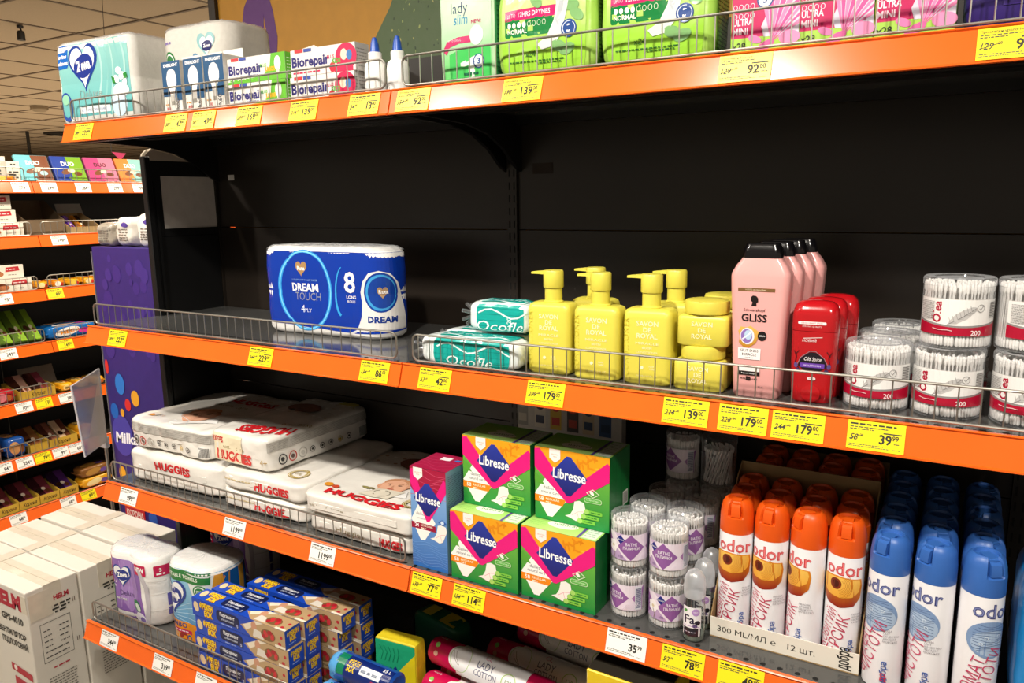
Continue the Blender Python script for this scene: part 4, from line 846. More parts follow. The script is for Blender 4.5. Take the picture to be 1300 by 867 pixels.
def top_ul(A):
    A.poly(ell(-.115, -.118, .028, .017, 20), '#efe6d6'); A.poly(ell(-.105, -.125, .013, .011, 8), '#e39a2c'); A.text('20', -.070, -.128, .010, '#c9a46a')
    baby(A, .02, -.075, .058, .5); A.stroke([(.06, -.160), (.03, -.12), (-.03, -.10), (-.09, -.04)], .002, '#cfd8dc')
    A.text('HUGGIES', .06, .05, .034, RD_, bold=.04, width=.17); A.text('extra care', .03, .015, .016, '#8f7a52', width=.11)
    for k in range(26): A.poly(ell(-.16 + k % 13 * .025, .10 + k // 13 * .03, .006, .004, 8), '#f8f6f2' if k % 2 else '#cfc4b2')
diaper('diaper_pack', 'white diaper pack lying on top at the end of the low shelf, baby picture up', (-.823, -.190, ZL + .0830), .316, .335, .080, .03, 1, {'top': top_ul, 'front': lambda A: side_icons(A, .34, .08)})
diaper('diaper_pack', 'white diaper pack lying underneath at the end of the low shelf', (-.796, -.195, ZL), .362, .355, .081, .01, 2,
       {'front': lambda A: A.text('HUGGIES', .01, .045, .020, RD_, bold=.04, width=.13).dashes(-.1, .02, .2, .004, '#cfc9bf', rt)}, .006)
def top_ur(A):
    A.text('HUGGIES', .035, -.098, .050, RD_, bold=.045, width=.150, rot=PI - .10 + .35); A.text('extra care', .078, -.048, .022, '#9a8355', width=.085, rot=PI - .05 + .35)
    for k in range(40): A.poly(ell(-.10 + k % 10 * .022, .02 + k // 10 * .035, .006, .004, 8), '#f7f5f0' if k % 3 else '#c9bca6')
    A.poly(ell(-.02, .06, .05, .035, 18), '#8c5a44'); A.rect(.03, .13, .09, .16, '#d8c84a')
def ur_front(A):
    A.rect(-.085, .008, .02, .076, '#efe3c4'); A.text('HUGGIES', -.070, .055, .013, RD_, bold=.04, width=.045); A.text('extra care', -.010, .042, .010, '#a28b5a', width=.075)
    A.text('HUGGIES', -.012, .014, .022, '#d8423e', bold=.05, width=.125); A.text('4+', .088, .018, .014, '#b89a58')
diaper('diaper_pack', 'white diaper pack on top in the middle with large upside-down red lettering', (-.550, -.187, ZL + .0935), .208, .345, .084, -.03, 3, {'top': top_ur, 'front': ur_front, 'right': lambda A: side_icons(A, .36, .086)}, .004)
def seal(A, x, y, r):
    A.ring(ell(x, y, r, r, 30), ell(x, y, r * .62, r * .62, 30), '#a68f4c'); A.ring(ell(x, y, r * .90, r * .90, 30), ell(x, y, r * .84, r * .84, 30), '#efe6c8'); A.ring(ell(x, y, r * .72, r * .72, 30), ell(x, y, r * .68, r * .68, 30), '#efe6c8'); A.text('0%', x, y - r * .22, r * .45, '#8f7a3c')
for k, (hz, hh, sd) in enumerate(((0, .044, 5), (.0475, .043, 6))):
    diaper('diaper_pack', ('white diaper pack at the bottom under the middle pile', 'crumpled white diaper pack in the middle pile, under the topmost')[k], (-.472, -.205, ZL + hz), .272, .345, hh, (.0, .02)[k], sd,
           {'front': lambda A: A.text('HUGGIES', .04, .010, .018, RD_, bold=.04, width=.11).dashes(-.12, .022, .12, .003, '#cdbb92', rt), 'top': lambda A: seal(A, .07, -.115, .026)}, .005)
def top_lr(A):
    baby(A, .012, -.055, .044, .25); seal(A, .112, -.112, .026); A.poly([(-.030, -.125), (.045, -.120), (.060, -.075), (-.010, -.080)], '#d8d0bf'); A.ring(ell(.015, -.100, .022, .016), ell(.015, -.100, .019, .013), '#8d8778')
    A.poly(ell(-.125, -.115, .014, .010, 9), '#e09428'); A.poly(ell(-.10, -.118, .010, .008, 9), '#c84a30'); A.poly(ell(-.035, -.085, .018, .005), '#8f8552'); A.text('HUGGIES', .0, -.158, .026, RD_, bold=.045, width=.21)
    for k in range(30): A.poly(ell(-.13 + k % 10 * .027, .06 + k // 10 * .035, .006, .004, 8), '#f6f2ec' if k % 2 else '#b99a86')
    A.poly(ell(-.01, .08, .06, .04, 18), '#9a6248')
diaper('diaper_pack', 'white diaper pack at the bottom of the pile beside the crimson carton', (-.168, -.210, ZL), .300, .350, .042, .0, 7, {'front': lambda A: A.text('Huggies', -.02, .014, .012, '#9a8a68', width=.08).text('HUGGIES', .09, .010, .016, RD_, bold=.05, width=.06)}, .004)
diaper('diaper_pack', 'white diaper pack with round gold seal on top, beside the crimson carton', (-.168, -.220, ZL + .0440), .312, .345, .046, .0, 8, {'top': top_lr, 'front': lambda A: A.dashes(-.13, .02, .10, .004, '#b8b0a0', rt)}, .004)

# ---------------------------------------------------------------- BASE SHELF, left bay
def art_purple(A, wp):
    x0 = -.105; A.mp = lambda a, b, o: wp.mp(a + .020, b, o)
    A.poly([(x0 - .02, .165), (.020, .165), (.034, .15), (.030, .08), (.040, .02), (.044, .004), (x0 - .02, .004)], '#8d65b4'); A.poly([(-.05, .165), (-.005, .165), (.012, .11), (.0, .05), (-.03, .02), (-.06, .06)], '#a884c8')
    for k in range(4): A.stroke([(-.055 + k * .016, .16), (-.048 + k * .020, .10), (-.062 + k * .022, .03)], .002, '#b79ad4')
    A.rect(x0 - .03, .095, x0 + .020, .170, '#c4174f'); A.text('X', x0 + .008, .142, .016, '#ffffff', bold=.03); A.dashes(x0 - .002, .125, .02, .005, '#ffffff', rt); A.dashes(x0 - .002, .108, .02, .004, '#ffffff', rt)
    A.rect(x0 - .03, .01, x0 + .022, .09, '#2c8a44'); A.dashes(x0 + .002, .065, .014, .006, '#d5efd8', rt)
    zewa_logo(A, -.048, .118, .056); A.text('Deluxe', -.034, .066, .014, '#57407a', bold=0, width=.052); A.text('WE CARE', -.058, .052, .006, '#e8f0e0', 'c', .01); A.poly(ell(.006, .050, .019, .014, rot=-.5), '#2a8148'); A.poly(ell(.010, .047, .014, .009, rot=-.5), '#dfe8dc')
    A.poly(rrect(.012, .140, .052, .168, .003), '#c4174f'); A.text('NEW', .032, .149, .012, '#ffffff', bold=.04, width=.034); A.poly(rrect(.072, .138, .12, .166, .003), '#c4174f'); A.text('3', .088, .150, .009, '#ffffff', bold=.03); A.dashes(.078, .142, .02, .004, '#ffffff', rt)
    A.stroke([(.030, .155), (.050, .11), (.052, .06), (.044, .01)], .012, '#c3bfc6'); A.rect(.098, .055, .108, .088, '#6a62b4'); A.rect(.098, .030, .108, .050, '#6a62b4')
    A.poly(ell(.02, .020, .022, .016), '#e7e2ee'); A.poly(ell(.03, .018, .010, .008), '#7a68a8')
    for y in (.045, .09, .125): A.stroke([(.056, y), (.10, y)], .0012, '#d3cfca')
pp = roll_pack(.205, .115, .185, art_purple, rolls=2, seed=5, amp=.16)
put_pack('toilet_roll_pack', 'lilac toilet roll pack at the end of the lowest shelf', 'toilet paper', pp, (-.890, -.400, ZB), .0)
put_pack('toilet_roll_pack', 'lilac toilet roll pack in the shade behind the kitchen towels', 'toilet paper', pp, (-.845, -.125, ZB + .001), .15)
def art_towel(A, wp):
    A.rect(-.125, .012, .19, .196, ('#2f7fb8', '#8ec4e2', .02, .16)); A.poly([(.0, .19), (.09, .19), (.105, .12), (.10, .07), (.06, .01), (.03, .01), (.055, .07)], '#dfe6e4')
    for k in range(5): A.stroke([(-.11 + k * .004, .12 - k * .014), (-.04, .09 - k * .006), (.05, .13 - k * .02)], .0018, '#a9d2ea')
    A.poly([(.085, .190), (.125, .190), (.118, .13), (.10, .07), (.06, .012), (.015, .012), (.06, .07)], '#d9982c'); A.poly([(.105, .190), (.20, .190), (.20, .012), (.10, .012), (.118, .08)], '#1b5fa8'); A.poly([(.150, .190), (.17, .190), (.165, .08), (.15, .06)], '#c79236')
    A.poly([(-.13, .192), (.078, .196), (.075, .168), (-.13, .162)], '#2a7a3c'); A.text('COMPOSTABLE TOWELS', -.030, .1745, .0088, '#eaf3e6', bold=.02, width=.150)
    A.poly(ell(.048, .150, .019, .016), '#2f7f48'); A.ring(ell(.048, .150, .015, .013), ell(.048, .150, .012, .010), '#e4efe0'); A.text('70%', .048, .1465, .007, '#e9f3e6', bold=.01)
    zewa_logo(A, -.048, .118, .085); A.poly([(-.11, .060), (.045, .058), (.050, .04), (.045, .012), (-.11, .012)], '#e8921e'); A.text('JUMBO', -.040, .043, .013, '#5a4a78', bold=.03, width=.070); A.rect(-.085, .028, .010, .038, '#c8265c'); A.dashes(-.078, .0315, .075, .003, '#f6dbe4', rt)
    A.poly(ell(-.045, .020, .011, .009), '#d9a878'); A.poly(ell(-.02, .020, .014, .010), '#a33a32'); A.poly(ell(.0, .018, .008, .008), '#3f6aa0')
tw = roll_pack(.178, .140, .205, art_towel, rolls=2, seed=8, amp=.04)
put_pack('kitchen_towel_pack', 'kitchen towel pack with green band beside the blue parchment cartons', 'kitchen towels', tw, (-.668, -.385, ZB), .04)
# parchment cartons
PLN, PW, PH = .298, .0425, .0425
M_PB = mat('blue_parchment_carton', '#1440a8', .35)
def parch_front(A, z=PH):
    L = PLN; A.rect(-L / 2, 0, L / 2, z, '#1746b8')
    A.poly([(.045, 0), (.012, z * .5), (.045 + .02, z), (L / 2, z), (L / 2, 0)], '#b89a72'); A.poly([(.03, z * .3), (.06, z * .75), (.085, z), (.06, z), (.02, z * .55)], '#e8dcc8')
    A.poly(ell(.055, z * .68, .009, .011, 14), '#c99478'); A.poly([(.050, z * .1), (.085, z * .1), (.075, z * .5), (.055, z * .55)], '#ded6ca')
    A.poly(ell(.098, z * .45, .022, z * .32, 16), '#7d5a38')
    for a in range(7): A.poly(ell(.098 + .013 * math.cos(a), z * .48 + z * .16 * math.sin(a * 1.7), .0055, .0055, 10), '#a8202c' if a % 2 else '#c8323a')
    A.poly(ell(.132, z * .22, .005, .004, 10), '#b82834'); A.poly(ell(.138, z * .6, .004, .004, 10), '#b82834'); A.rect(.118, 0, L / 2, z * .14, '#f0e6d2')
    A.poly(ell(-.134, z * .55, .009, z * .30, 12, rot=.3), '#e2c9a0')
    for s_, y, x in (('ФРЕКЕН', z * .56, -.1), ('БОК', z * .16, -.094)): A.text(s_, x + .001, y - .0008, z * .30, '#a5560f', bold=.09, width=.044 if len(s_) > 3 else .028); A.text(s_, x, y, z * .30, '#f6cf1c', bold=.05, width=.044 if len(s_) > 3 else .028)
    A.poly(rrect(-.066, z * .20, .008, z * .84, .010), '#101a48'); A.text('Пергамент', -.030, z * .54, z * .19, '#f2f4fa', bold=.02, width=.048); A.text('для випікання', -.030, z * .33, z * .12, '#d4dcf0', width=.042); A.poly(ell(.002, z * .28, .007, z * .14, 12), '#2a3878'); A.text('5', .002, z * .21, z * .16, '#e8ecf8'); A.dashes(-.05, z * .09, .035, z * .05, '#9db4e8', rt)
def parch_end(A):
    A.rect(-PW / 2, 0, PW / 2, PH, '#1746b8'); 
    for s_, y in (('ФРЕКЕН', .026), ('БОК', .014)): A.text(s_, .0008, y - .0006, .0095, '#a5560f', bold=.08, width=.032 if len(s_) > 3 else .018, rot=.0); A.text(s_, 0, y, .0095, '#f6cf1c', bold=.05, width=.032 if len(s_) > 3 else .018)
    A.dashes(-.012, .007, .022, .0018, '#a9bdf0', rt)
def parch(loc, label):
    t = thing('parchment_carton', label, 'baking paper', loc, .0, 'stacked blue parchment cartons')
    obj('carton', MB().box(-PLN / 2, PLN / 2, -PW / 2, PW / 2, 0, PH, 0, .0008).mesh('carton', M_PB, smooth=False), t)
    A = Art(front(-PW / 2)); parch_front(A); obj('front_print', A.mesh('front_print'), t)
    A = Art(right(PLN / 2)); parch_end(A); obj('end_print', A.mesh('end_print'), t)
    A = Art(pmap((0, -PW / 2, PH), (1, 0, 0), (0, 1, 0))); parch_front(A, PW); obj('top_print', A.mesh('top_print'), t); return t
q0 = None; CL = ('front column', 'second column', 'third column', 'rear column'); TR = ('lowest', 'second from below', 'third from below', 'topmost')
for ci, (x, y) in enumerate(((-.425, -.480), (-.418, -.433), (-.366, -.376), (-.360, -.328))):
    for k in range(4):
        r1 = random.Random(ci * 7 + k); p_ = (x + r1.uniform(-.004, .004) + (0 if (ci, k) not in ((2, 2), (2, 1)) else -.012), y + r1.uniform(-.0015, .0015), ZB + k * (PH + .0014)); lb = 'blue parchment carton %s in the %s of the stack' % (TR[k], CL[ci])
        if q0 is None: q0 = parch(p_, lb)
        else: dup(q0, p_, None, lb)
# ---------------------------------------------------------------- BASE SHELF, right bay
def bag_roll(loc, rz, label):
    t = thing('bag_roll', label, 'bin bags', loc, rz, 'blue rolls of bin bags'); r = .030; L = .155
    R = Matrix.Rotation(PI / 2, 4, 'Y')
    m = MB().lathe([(.008, -L / 2 + .004), (r * .8, -L / 2), (r, -L / 2 + .004), (r, L / 2 - .004), (r * .8, L / 2), (.008, L / 2 - .004)], n=28).mesh('roll', mat('blue_film_roll', '#1a4fb0', .3, coat=.3, bump=.15)); m.transform(Matrix.Translation((0, 0, r)) @ R); obj('roll', m, t)
    A = Art(lambda a, b, off: Vector((a, -(r + off) * math.cos(b / r), r + (r + off) * math.sin(b / r))), cut=(None, .004), off=.0006, step=.00014)
    A.rect(-.045, -.015, L / 2 - .004, .050, '#12276e'); A.rect(-.070, .004, -.046, .050, '#0c7a58'); A.text('ФРЕКЕН', -.040, .030, .010, '#f6cf1c', 'l', .05, width=.03); A.rect(-.005, .018, .05, .036, '#dfe6ee'); A.text('БОК', -.040, .016, .010, '#f6cf1c', 'l', .05, width=.022); A.dashes(-.002, .023, .045, .005, '#51607a', rt); A.rect(.03, .002, .07, .014, '#b8243c'); A.text('35 L', .056, .040, .008, '#f2f4fa', bold=.01)
    obj('wrapper_print', A.mesh('wrapper_print', PR_FILM), t)
    m = MB()
    rr_ = random.Random(2)
    m.rings([[(-L / 2 - .0 - dx, rad * (1 + rr_.uniform(-.08, .08)) * math.cos(i * PI / 9), r + rad * (1 + rr_.uniform(-.08, .08)) * math.sin(i * PI / 9)) for i in range(18)] for dx, rad in ((-.012, r * 1.02), (.006, r * .98), (.016, r * .75), (.020, r * .4))])
    obj('film_end', m.mesh('film_end', mat('light_blue_film', '#5aa6e0', .25, coat=.3)), t, 'light blue gathered film end'); return t
g0 = bag_roll((-.122, -.466, ZB + .0025), -.03, 'blue bin bag roll lying in front beside the parchment cartons')
dup(g0, (-.112, -.434, ZB + .0575), -.03, 'blue bin bag roll lying on top of the other two rolls')
dup(g0, (-.122, -.402, ZB + .0025), -.03, 'blue bin bag roll lying behind underneath, nearer the sponge pack')
t = thing('sponge_pack', 'green and yellow sponge pack leaning beside the pink cotton sleeves', 'sponges', (-.108, -.335, ZB + .0005), .10)
P = Pillow(.105, .040, .125, 18, .0008, 8, 3); b = MB(); P.build(b, 12); obj('pack', b.mesh('pack', mat('yellow_sponge', '#e0c81e', .6, bump=.3, scale=120)), t)
A = Art(P.face('front'), cut=(.012, .012), off=.0010, step=.0002)
A.rect(-.0515, .0015, .0515, .1235, '#25a878'); A.poly([(.0, .002), (.0515, .006), (.0515, .105), (.010, .058)], '#e8d21e'); A.poly([(-.0515, .002), (-.0515, .022), (-.012, .062), (.020, .030), (.006, .002)], '#0c5a50')
A.poly([(-.014, .048), (.0, .066), (.014, .048), (.0, .030)], '#1f2f86'); A.text('Fino', 0, .045, .006, '#e8ecf6'); A.text('ГУБКИ', -.010, .020, .008, '#e8f4ee', bold=.02); A.text('КУХОННІ', -.010, .010, .006, '#e8f4ee')
for k in range(5): A.stroke([(-.036 + k * .010, .075), (-.030 + k * .010, .095), (-.040 + k * .012, .110)], .0012, '#137a58')
obj('print', A.mesh('print', PR_FILM), t)
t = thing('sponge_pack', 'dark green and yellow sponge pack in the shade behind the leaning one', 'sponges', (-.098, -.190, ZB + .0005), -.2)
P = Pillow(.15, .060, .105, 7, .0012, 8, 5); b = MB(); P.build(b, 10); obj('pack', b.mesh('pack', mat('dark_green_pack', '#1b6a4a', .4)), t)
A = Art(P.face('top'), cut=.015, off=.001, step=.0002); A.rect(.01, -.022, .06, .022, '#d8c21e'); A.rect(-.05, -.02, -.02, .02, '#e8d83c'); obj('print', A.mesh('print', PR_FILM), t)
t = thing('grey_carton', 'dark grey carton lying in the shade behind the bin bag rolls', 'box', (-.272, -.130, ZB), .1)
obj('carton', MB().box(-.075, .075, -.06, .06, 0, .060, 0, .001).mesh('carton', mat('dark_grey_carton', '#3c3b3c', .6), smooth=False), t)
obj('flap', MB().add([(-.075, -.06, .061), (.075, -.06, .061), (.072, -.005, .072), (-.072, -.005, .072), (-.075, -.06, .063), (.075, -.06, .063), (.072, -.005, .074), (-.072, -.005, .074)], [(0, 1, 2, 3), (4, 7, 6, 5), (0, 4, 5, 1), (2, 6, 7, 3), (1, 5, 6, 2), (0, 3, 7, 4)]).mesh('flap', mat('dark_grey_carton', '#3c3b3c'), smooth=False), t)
def cotton_sleeve(loc, rz, label, dark=False):
    t = thing('cotton_pad_sleeve', label, 'cotton pads', loc, rz, 'pink and white sleeves of cotton pads'); r = .0300; L = .31
    R = Matrix.Rotation(PI / 2, 4, 'Y')
    m = MB().lathe([(.004, -L / 2), (r * .86, -L / 2 + .002), (r, -L / 2 + .012), (r, L / 2 - .012), (r * .86, L / 2 - .002), (.004, L / 2)], n=30).mesh('sleeve', mat('crimson_sleeve_film', '#c8124e', .25, coat=.3, bump=.12)); m.transform(Matrix.Translation((0, 0, r)) @ R); obj('sleeve', m, t)
    A = Art(lambda a, b, off: Vector((a, -(r + off) * math.cos(b / r), r + (r + off) * math.sin(b / r))), cut=(None, .004), off=.0006, step=.00014)
    A.poly([(-.086, -.032), (.10, -.032), (.10, .10), (-.086, .10), (-.074, .06), (-.068, .02), (-.074, -.02)], '#f4f2f4')
    A.poly(ell(-.072, .022, .022, .027), '#f6f4f4'); A.ring(ell(-.064, .022, .026, .030), ell(-.064, .022, .0245, .0285), '#bcd89a')
    for k in range(2): A.stroke([(-.086 + k * .007, .032), (-.078 + k * .006, .018), (-.067 + k * .004, .008)], .0010, '#8c7a70')
    A.text('naturally', -.127, .048, .0050, '#f8dbe4', width=.02); A.poly(ell(-.130, .030, .0055), '#8fc060'); A.poly(ell(-.128, .012, .0055), '#d8a08a')
    A.text('LADY', .002, .018, .0145, '#5a5e80', bold=.0, width=.042); A.text('COTTON', .004, .002, .0125, '#5a5e80', bold=.0, width=.056); A.ring(ell(-.002, .044, .0065), ell(-.002, .044, .0055), '#d76a92'); A.stroke([(.002, .040), (.010, .037)], .0012, '#d76a92')
    A.ring(ell(.062, .012, .018), ell(.062, .012, .016), '#b8d68a'); A.text('120', .062, .008, .009, '#7a9a50')
    A.rect(-.07, .066, .10, .068, '#7a8cae')
    obj('wrapper_print', A.mesh('wrapper_print', PR_FILM), t); return t
k0 = cotton_sleeve((.105, -.300, ZB + .0605), -.08, 'pink and white cotton pad sleeve on top of the front pair')
dup(k0, (.110, -.335, ZB), -.08, 'pink and white cotton pad sleeve underneath the front pair'); dup(k0, (.115, -.270, ZB), -.08, 'pink and white cotton pad sleeve underneath, second from the front')
dup(k0, (.195, -.205, ZB + .035), -.08, 'pink and white cotton pad sleeve in the shade behind, lower'); dup(k0, (.235, -.140, ZB + .06), -.1, 'pink and white cotton pad sleeve deepest in the shade')
def yel(z, label, flap):
    t = thing('pad_pack', label, 'pads', (.462, -.392, ZB + z), -.03, 'yellow pad cartons'); h = .1365
    obj('carton', MB().box(-.072, .072, -.055, .055, 0, h, 0, .002).mesh('carton', mat('yellow_carton', '#e8c81c', .3, coat=.3), smooth=False), t)
    A = Art(front(-.055)); A.text('2', -.004, h - .040, .026, '#c4185c', bold=.03, shear=.2); A.text('упаковки', .036, h - .036, .012, '#c4185c', width=.055, shear=.2); A.text('MEGA', -.048, h - .040, .012, '#c4185c', bold=.02, width=.034); A.poly(ell(-.046, h - .068, .016, .014), '#c4185c'); obj('print', A.mesh('print'), t)
    if flap: obj('lid_flap', MB().add([(-.070, -.052, h + .0005), (.070, -.052, h + .0005), (.070, .05, h + .0005), (-.070, .05, h + .0005), (-.070, -.052, h + .002), (.070, -.052, h + .002), (.070, .05, h + .006), (-.070, .05, h + .006)], [(0, 3, 2, 1), (4, 5, 6, 7), (0, 1, 5, 4), (1, 2, 6, 5), (2, 3, 7, 6), (3, 0, 4, 7)]).mesh('lid_flap', mat('dark_flap', '#2b2720', .4), smooth=False), t)
yel(0, 'yellow pad carton at the bottom of the pair under the roll-ons', False); yel(.1372, 'yellow pad carton with magenta lettering on top of the pair under the roll-ons', True)

# ---------------------------------------------------------------- TOP SHELF
def art_teal(A, wp):
    x0 = -.140
    A.rect(x0 - .01, .006, .134, .186, ('#58abb0', '#93cbc6', 0, .19))
    for k in range(5): A.stroke([(.02 + k * .022 + .012 * math.sin(i * .5), .186 - i * .018) for i in range(11)], .006, '#86c3c1' if k % 2 else '#a9d6d1')
    A.poly([(x0 - .01, .132), (x0 + .040, .134), (x0 + .046, .140), (x0 + .046, .186), (x0 - .01, .186)], '#1462b8')
    for s_, z in (('Skin', .171), ('loving', .157), ('softness', .142)): A.text(s_, x0 + .022, z, .0085, '#ffffff', bold=.03, width=.020 + .003 * len(s_))
    zewa_logo(A, -.036, .128, .098); A.text('Deluxe', -.018, .060, .021, '#8a9e9e', bold=-.008, width=.090); A.rect(-.070, .026, .050, .042, '#dfe8ec'); A.text('SOFT, COMFORT AND RELIABLE', -.012, .031, .0055, '#3a4a8a', width=.100)
    A.ring(ell(x0 + .020, .045, .026, .034), ell(x0 + .020, .045, .018, .025), '#2a4a9a'); A.poly(ell(x0 + .020, .062, .016, .012), '#8cc8a8')
    A.poly(ell(.088, .040, .030, .028), '#c4dcee'); A.poly(ell(.098, .068, .030, .016), '#e2eef6')
    for dx, dy in ((-.012, .006), (.008, .012), (.016, -.004), (.0, -.010), (-.002, .024)): A.poly(ell(.098 + dx, .088 + dy, .011, .008, 12, rot=dx * 60), '#f2f6fa')
    A.poly([(.066, .102), (.078, .098), (.082, .085), (.070, .086)], '#2f8a3c'); A.poly([(.112, .104), (.124, .106), (.126, .095), (.114, .092)], '#2f8a3c')
tp = roll_pack(.300, .120, .192, art_teal, film='#d2d0ca', rolls=3, seed=11, corner=.13)
put_pack('toilet_roll_pack', 'teal toilet roll pack with heart logo at the end of the top shelf', 'toilet paper', tp, (-.905, -.335, ZT), .01)
def art_white(A, wp):
    A.poly(ell(-.075, .126, .021, .024), '#2f7a40'); A.poly(ell(-.075, .126, .0165, .019), '#f3f2ee'); A.poly(ell(-.075, .126, .014, .016), '#2f7a40'); A.text('96%', -.075, .122, .008, '#ffffff', bold=.02)
    A.dashes(-.092, .166, .026, .005, '#8a78b4', rt); A.poly(heart(.052, .152, .060, .052), '#8fbcc0'); A.poly(heart(.055, .150, .044, .040), '#eef2f2'); A.poly(ell(.056, .150, .017, .011, rot=.1), '#2c2f66'); A.text('Zewa', .056, .147, .007, '#ffffff', bold=.02)
    A.poly(ell(.012, .128, .012, .011), '#5f8cae'); A.text('3', .012, .125, .006, '#ffffff'); A.poly(ell(-.070, .030, .0095, .012), '#3b3a92'); A.text('3', -.070, .026, .008, '#ffffff', bold=.02); A.dashes(-.056, .034, .018, .006, '#6a68ac', rt); A.text('8', -.047, .020, .009, '#6a68ac')
    for z in (.093, .097): A.stroke([(-.09, z), (.09, z)], .0006, '#d8d4cf')
wp_ = roll_pack(.235, .150, .202, art_white, film='#cdc9c1', rolls=2, seed=13, corner=.3)
put_pack('toilet_roll_pack', 'white toilet roll pack behind the bulb cartons on the top shelf', 'toilet paper', wp_, (-.634, -.258, ZT), .0)
gy = roll_pack(.21, .12, .150, lambda A, wp: A.poly(ell(.04, .11, .02, .012), '#5b7a66'), film='#b9b5ad', rolls=2, seed=15)
put_pack('toilet_roll_pack', 'greyish toilet roll pack in front of the purple numeral on the top shelf', 'toilet paper', gy, (-.465, -.100, ZT), .0)
def bulb_carton(loc, label):
    w, d, h = .0605, .055, .112; t = thing('bulb_carton', label, 'light bulb', loc, 0, 'boxed light bulbs')
    obj('carton', MB().box(-w / 2, w / 2, -d / 2, d / 2, 0, h, 0, .0006).mesh('carton', mat('white_bulb_carton', '#d9d6cf', .45), smooth=False), t)
    obj('hang_tab', MB().box(-w / 2, w / 2, d / 2 - .0015, d / 2 - .0004, h, h + .018).mesh('hang_tab', M_CARD, smooth=False), t)
    A = Art(front(-d / 2)); A.rect(-w / 2, .040, w / 2, h, '#1f4f78'); A.rect(.006, .030, w / 2, .045, '#1f4f78'); A.text('ENERLIGHT', .0, .101, .0062, '#ffffff', bold=.02, width=.046)
    A.poly([(x * 1.0, y) for x, y in [(-.0075, .044), (-.0085, .052), (-.0155, .066), (-.0165, .078), (-.012, .091), (-.004, .0965), (.004, .0965), (.012, .091), (.0165, .078), (.0155, .066), (.0085, .052), (.0075, .044)]], '#f2f2f0')
    A.rect(-.0075, .030, .0075, .044, '#b9b5ae'); A.rect(-.006, .022, .006, .030, '#8c887f'); A.text('A60', .020, .008, .012, '#4a4a52', rot=PI / 2, bold=.01, align='l', width=.026); A.text('800', -.016, .012, .006, '#c43a3a', bold=.01); A.text('4100K', -.012, .004, .005, '#c43a3a'); A.dashes(-.026, .022, .014, .003, '#c98a3a', rt)
    obj('front_print', A.mesh('front_print'), t); A = Art(topm(h + .0001)); A.poly(rrect(-.010, .022, .010, .026, .002), '#3a3a38'); obj('top_print', A.mesh('top_print'), t)
    return t
u0 = bulb_carton((-.618, -.372, ZT), 'boxed light bulb nearest the white roll pack'); dup(u0, (-.549, -.370, ZT + .0), 0, 'boxed light bulb in the middle of the three'); dup(u0, (-.482, -.372, ZT), 0, 'boxed light bulb nearest the toothpaste cartons')
def paste(loc, kind, label, rz=0):
    w, d, h = .165, .038, .0495; t = thing('toothpaste_carton', label, 'toothpaste', loc, rz, kind + ' toothpaste cartons')
    obj('carton', MB().box(-w / 2, w / 2, -d / 2, d / 2, 0, h, 0, .0006).mesh('carton', mat('white_toothpaste_carton', '#e6e3de', .35), smooth=False), t)
    A = Art(front(-d / 2)); gn = kind == 'green'; c = '#63b52c' if gn else '#cf1f52'
    if gn: A.poly([(-w / 2, 0), (w / 2, 0), (w / 2, h), (.045, h), (.040, .026), (.020, .010), (-w / 2, .004)], c)
    else: A.poly(ell(.060, .026, .026, .024), c); A.rect(.030, 0, w / 2 - .006, .012, c); A.poly(ell(.026, .010, .008, .009), '#c8203a')
    A.text('Biorepair', -.030, .018, .0175, '#2a2470', bold=.035, width=.098); A.text('PLUS', .022, .026, .006, c, bold=.02); A.text('JUNIOR' if gn else 'KIDS', .040 if gn else .036, .017, .008, '#e8a81c' if gn else '#5aa63a', bold=.05, width=.03 if gn else .022); A.dashes(-.045, .0125, .05, .0018, '#7a78a0', rt)
    A.dashes(-w / 2 + .006, .005, .07, .003, c, rt)
    if gn: A.poly(ell(.062, .030, .009, .014), '#e9ece4'); A.rect(.058, .010, .066, .02, '#cfd8c8')
    else: A.poly(ell(.055, .030, .008, .010), '#f0d8c0'); A.poly(ell(.068, .028, .007, .009), '#3f78b8')
    A.rect(-w / 2 + .012, h - .006, -w / 2 + .034, h, '#c8373c'); A.rect(-w / 2 + .036, h - .006, -w / 2 + .056, h, '#3c4fa0'); obj('front_print', A.mesh('front_print'), t)
    A = Art(right(w / 2)); A.rect(-d / 2, 0, d / 2, h, '#b7b4b0' if not gn else '#63b52c'); 
    for k in range(6): A.dashes(-d / 2 + .004, .008 + k * .006, d - .010, .0016, '#7d7b78' if not gn else '#e4f2d8', rt)
    obj('end_print', A.mesh('end_print'), t)
    A = Art(topm(h)); A.rect(-w / 2 + .01, -.012, -w / 2 + .035, .012, '#3c3f44'); A.rect(-.02, -.014, .02, .014, '#3a55a8' if gn else '#c8373c'); A.rect(.03, -.012, .055, .012, '#2f8a5a'); obj('top_print', A.mesh('top_print'), t); return t
v0 = paste((-.369, -.372, ZT), 'green', 'green toothpaste carton at the bottom of its pair'); dup(v0, (-.367, -.372, ZT + .0499), 0, 'green toothpaste carton on top of its pair')
v1 = paste((-.198, -.366, ZT), 'pink', 'pink toothpaste carton at the bottom of its pair'); dup(v1, (-.193, -.366, ZT + .0499), .0, 'pink toothpaste carton on top of its pair')
dup(v0, (-.345, -.325, ZT), 0, 'green toothpaste carton in the second row, bottom'); v2 = dup(v0, (-.342, -.325, ZT + .0499), 0, 'green toothpaste carton in the second row, top')
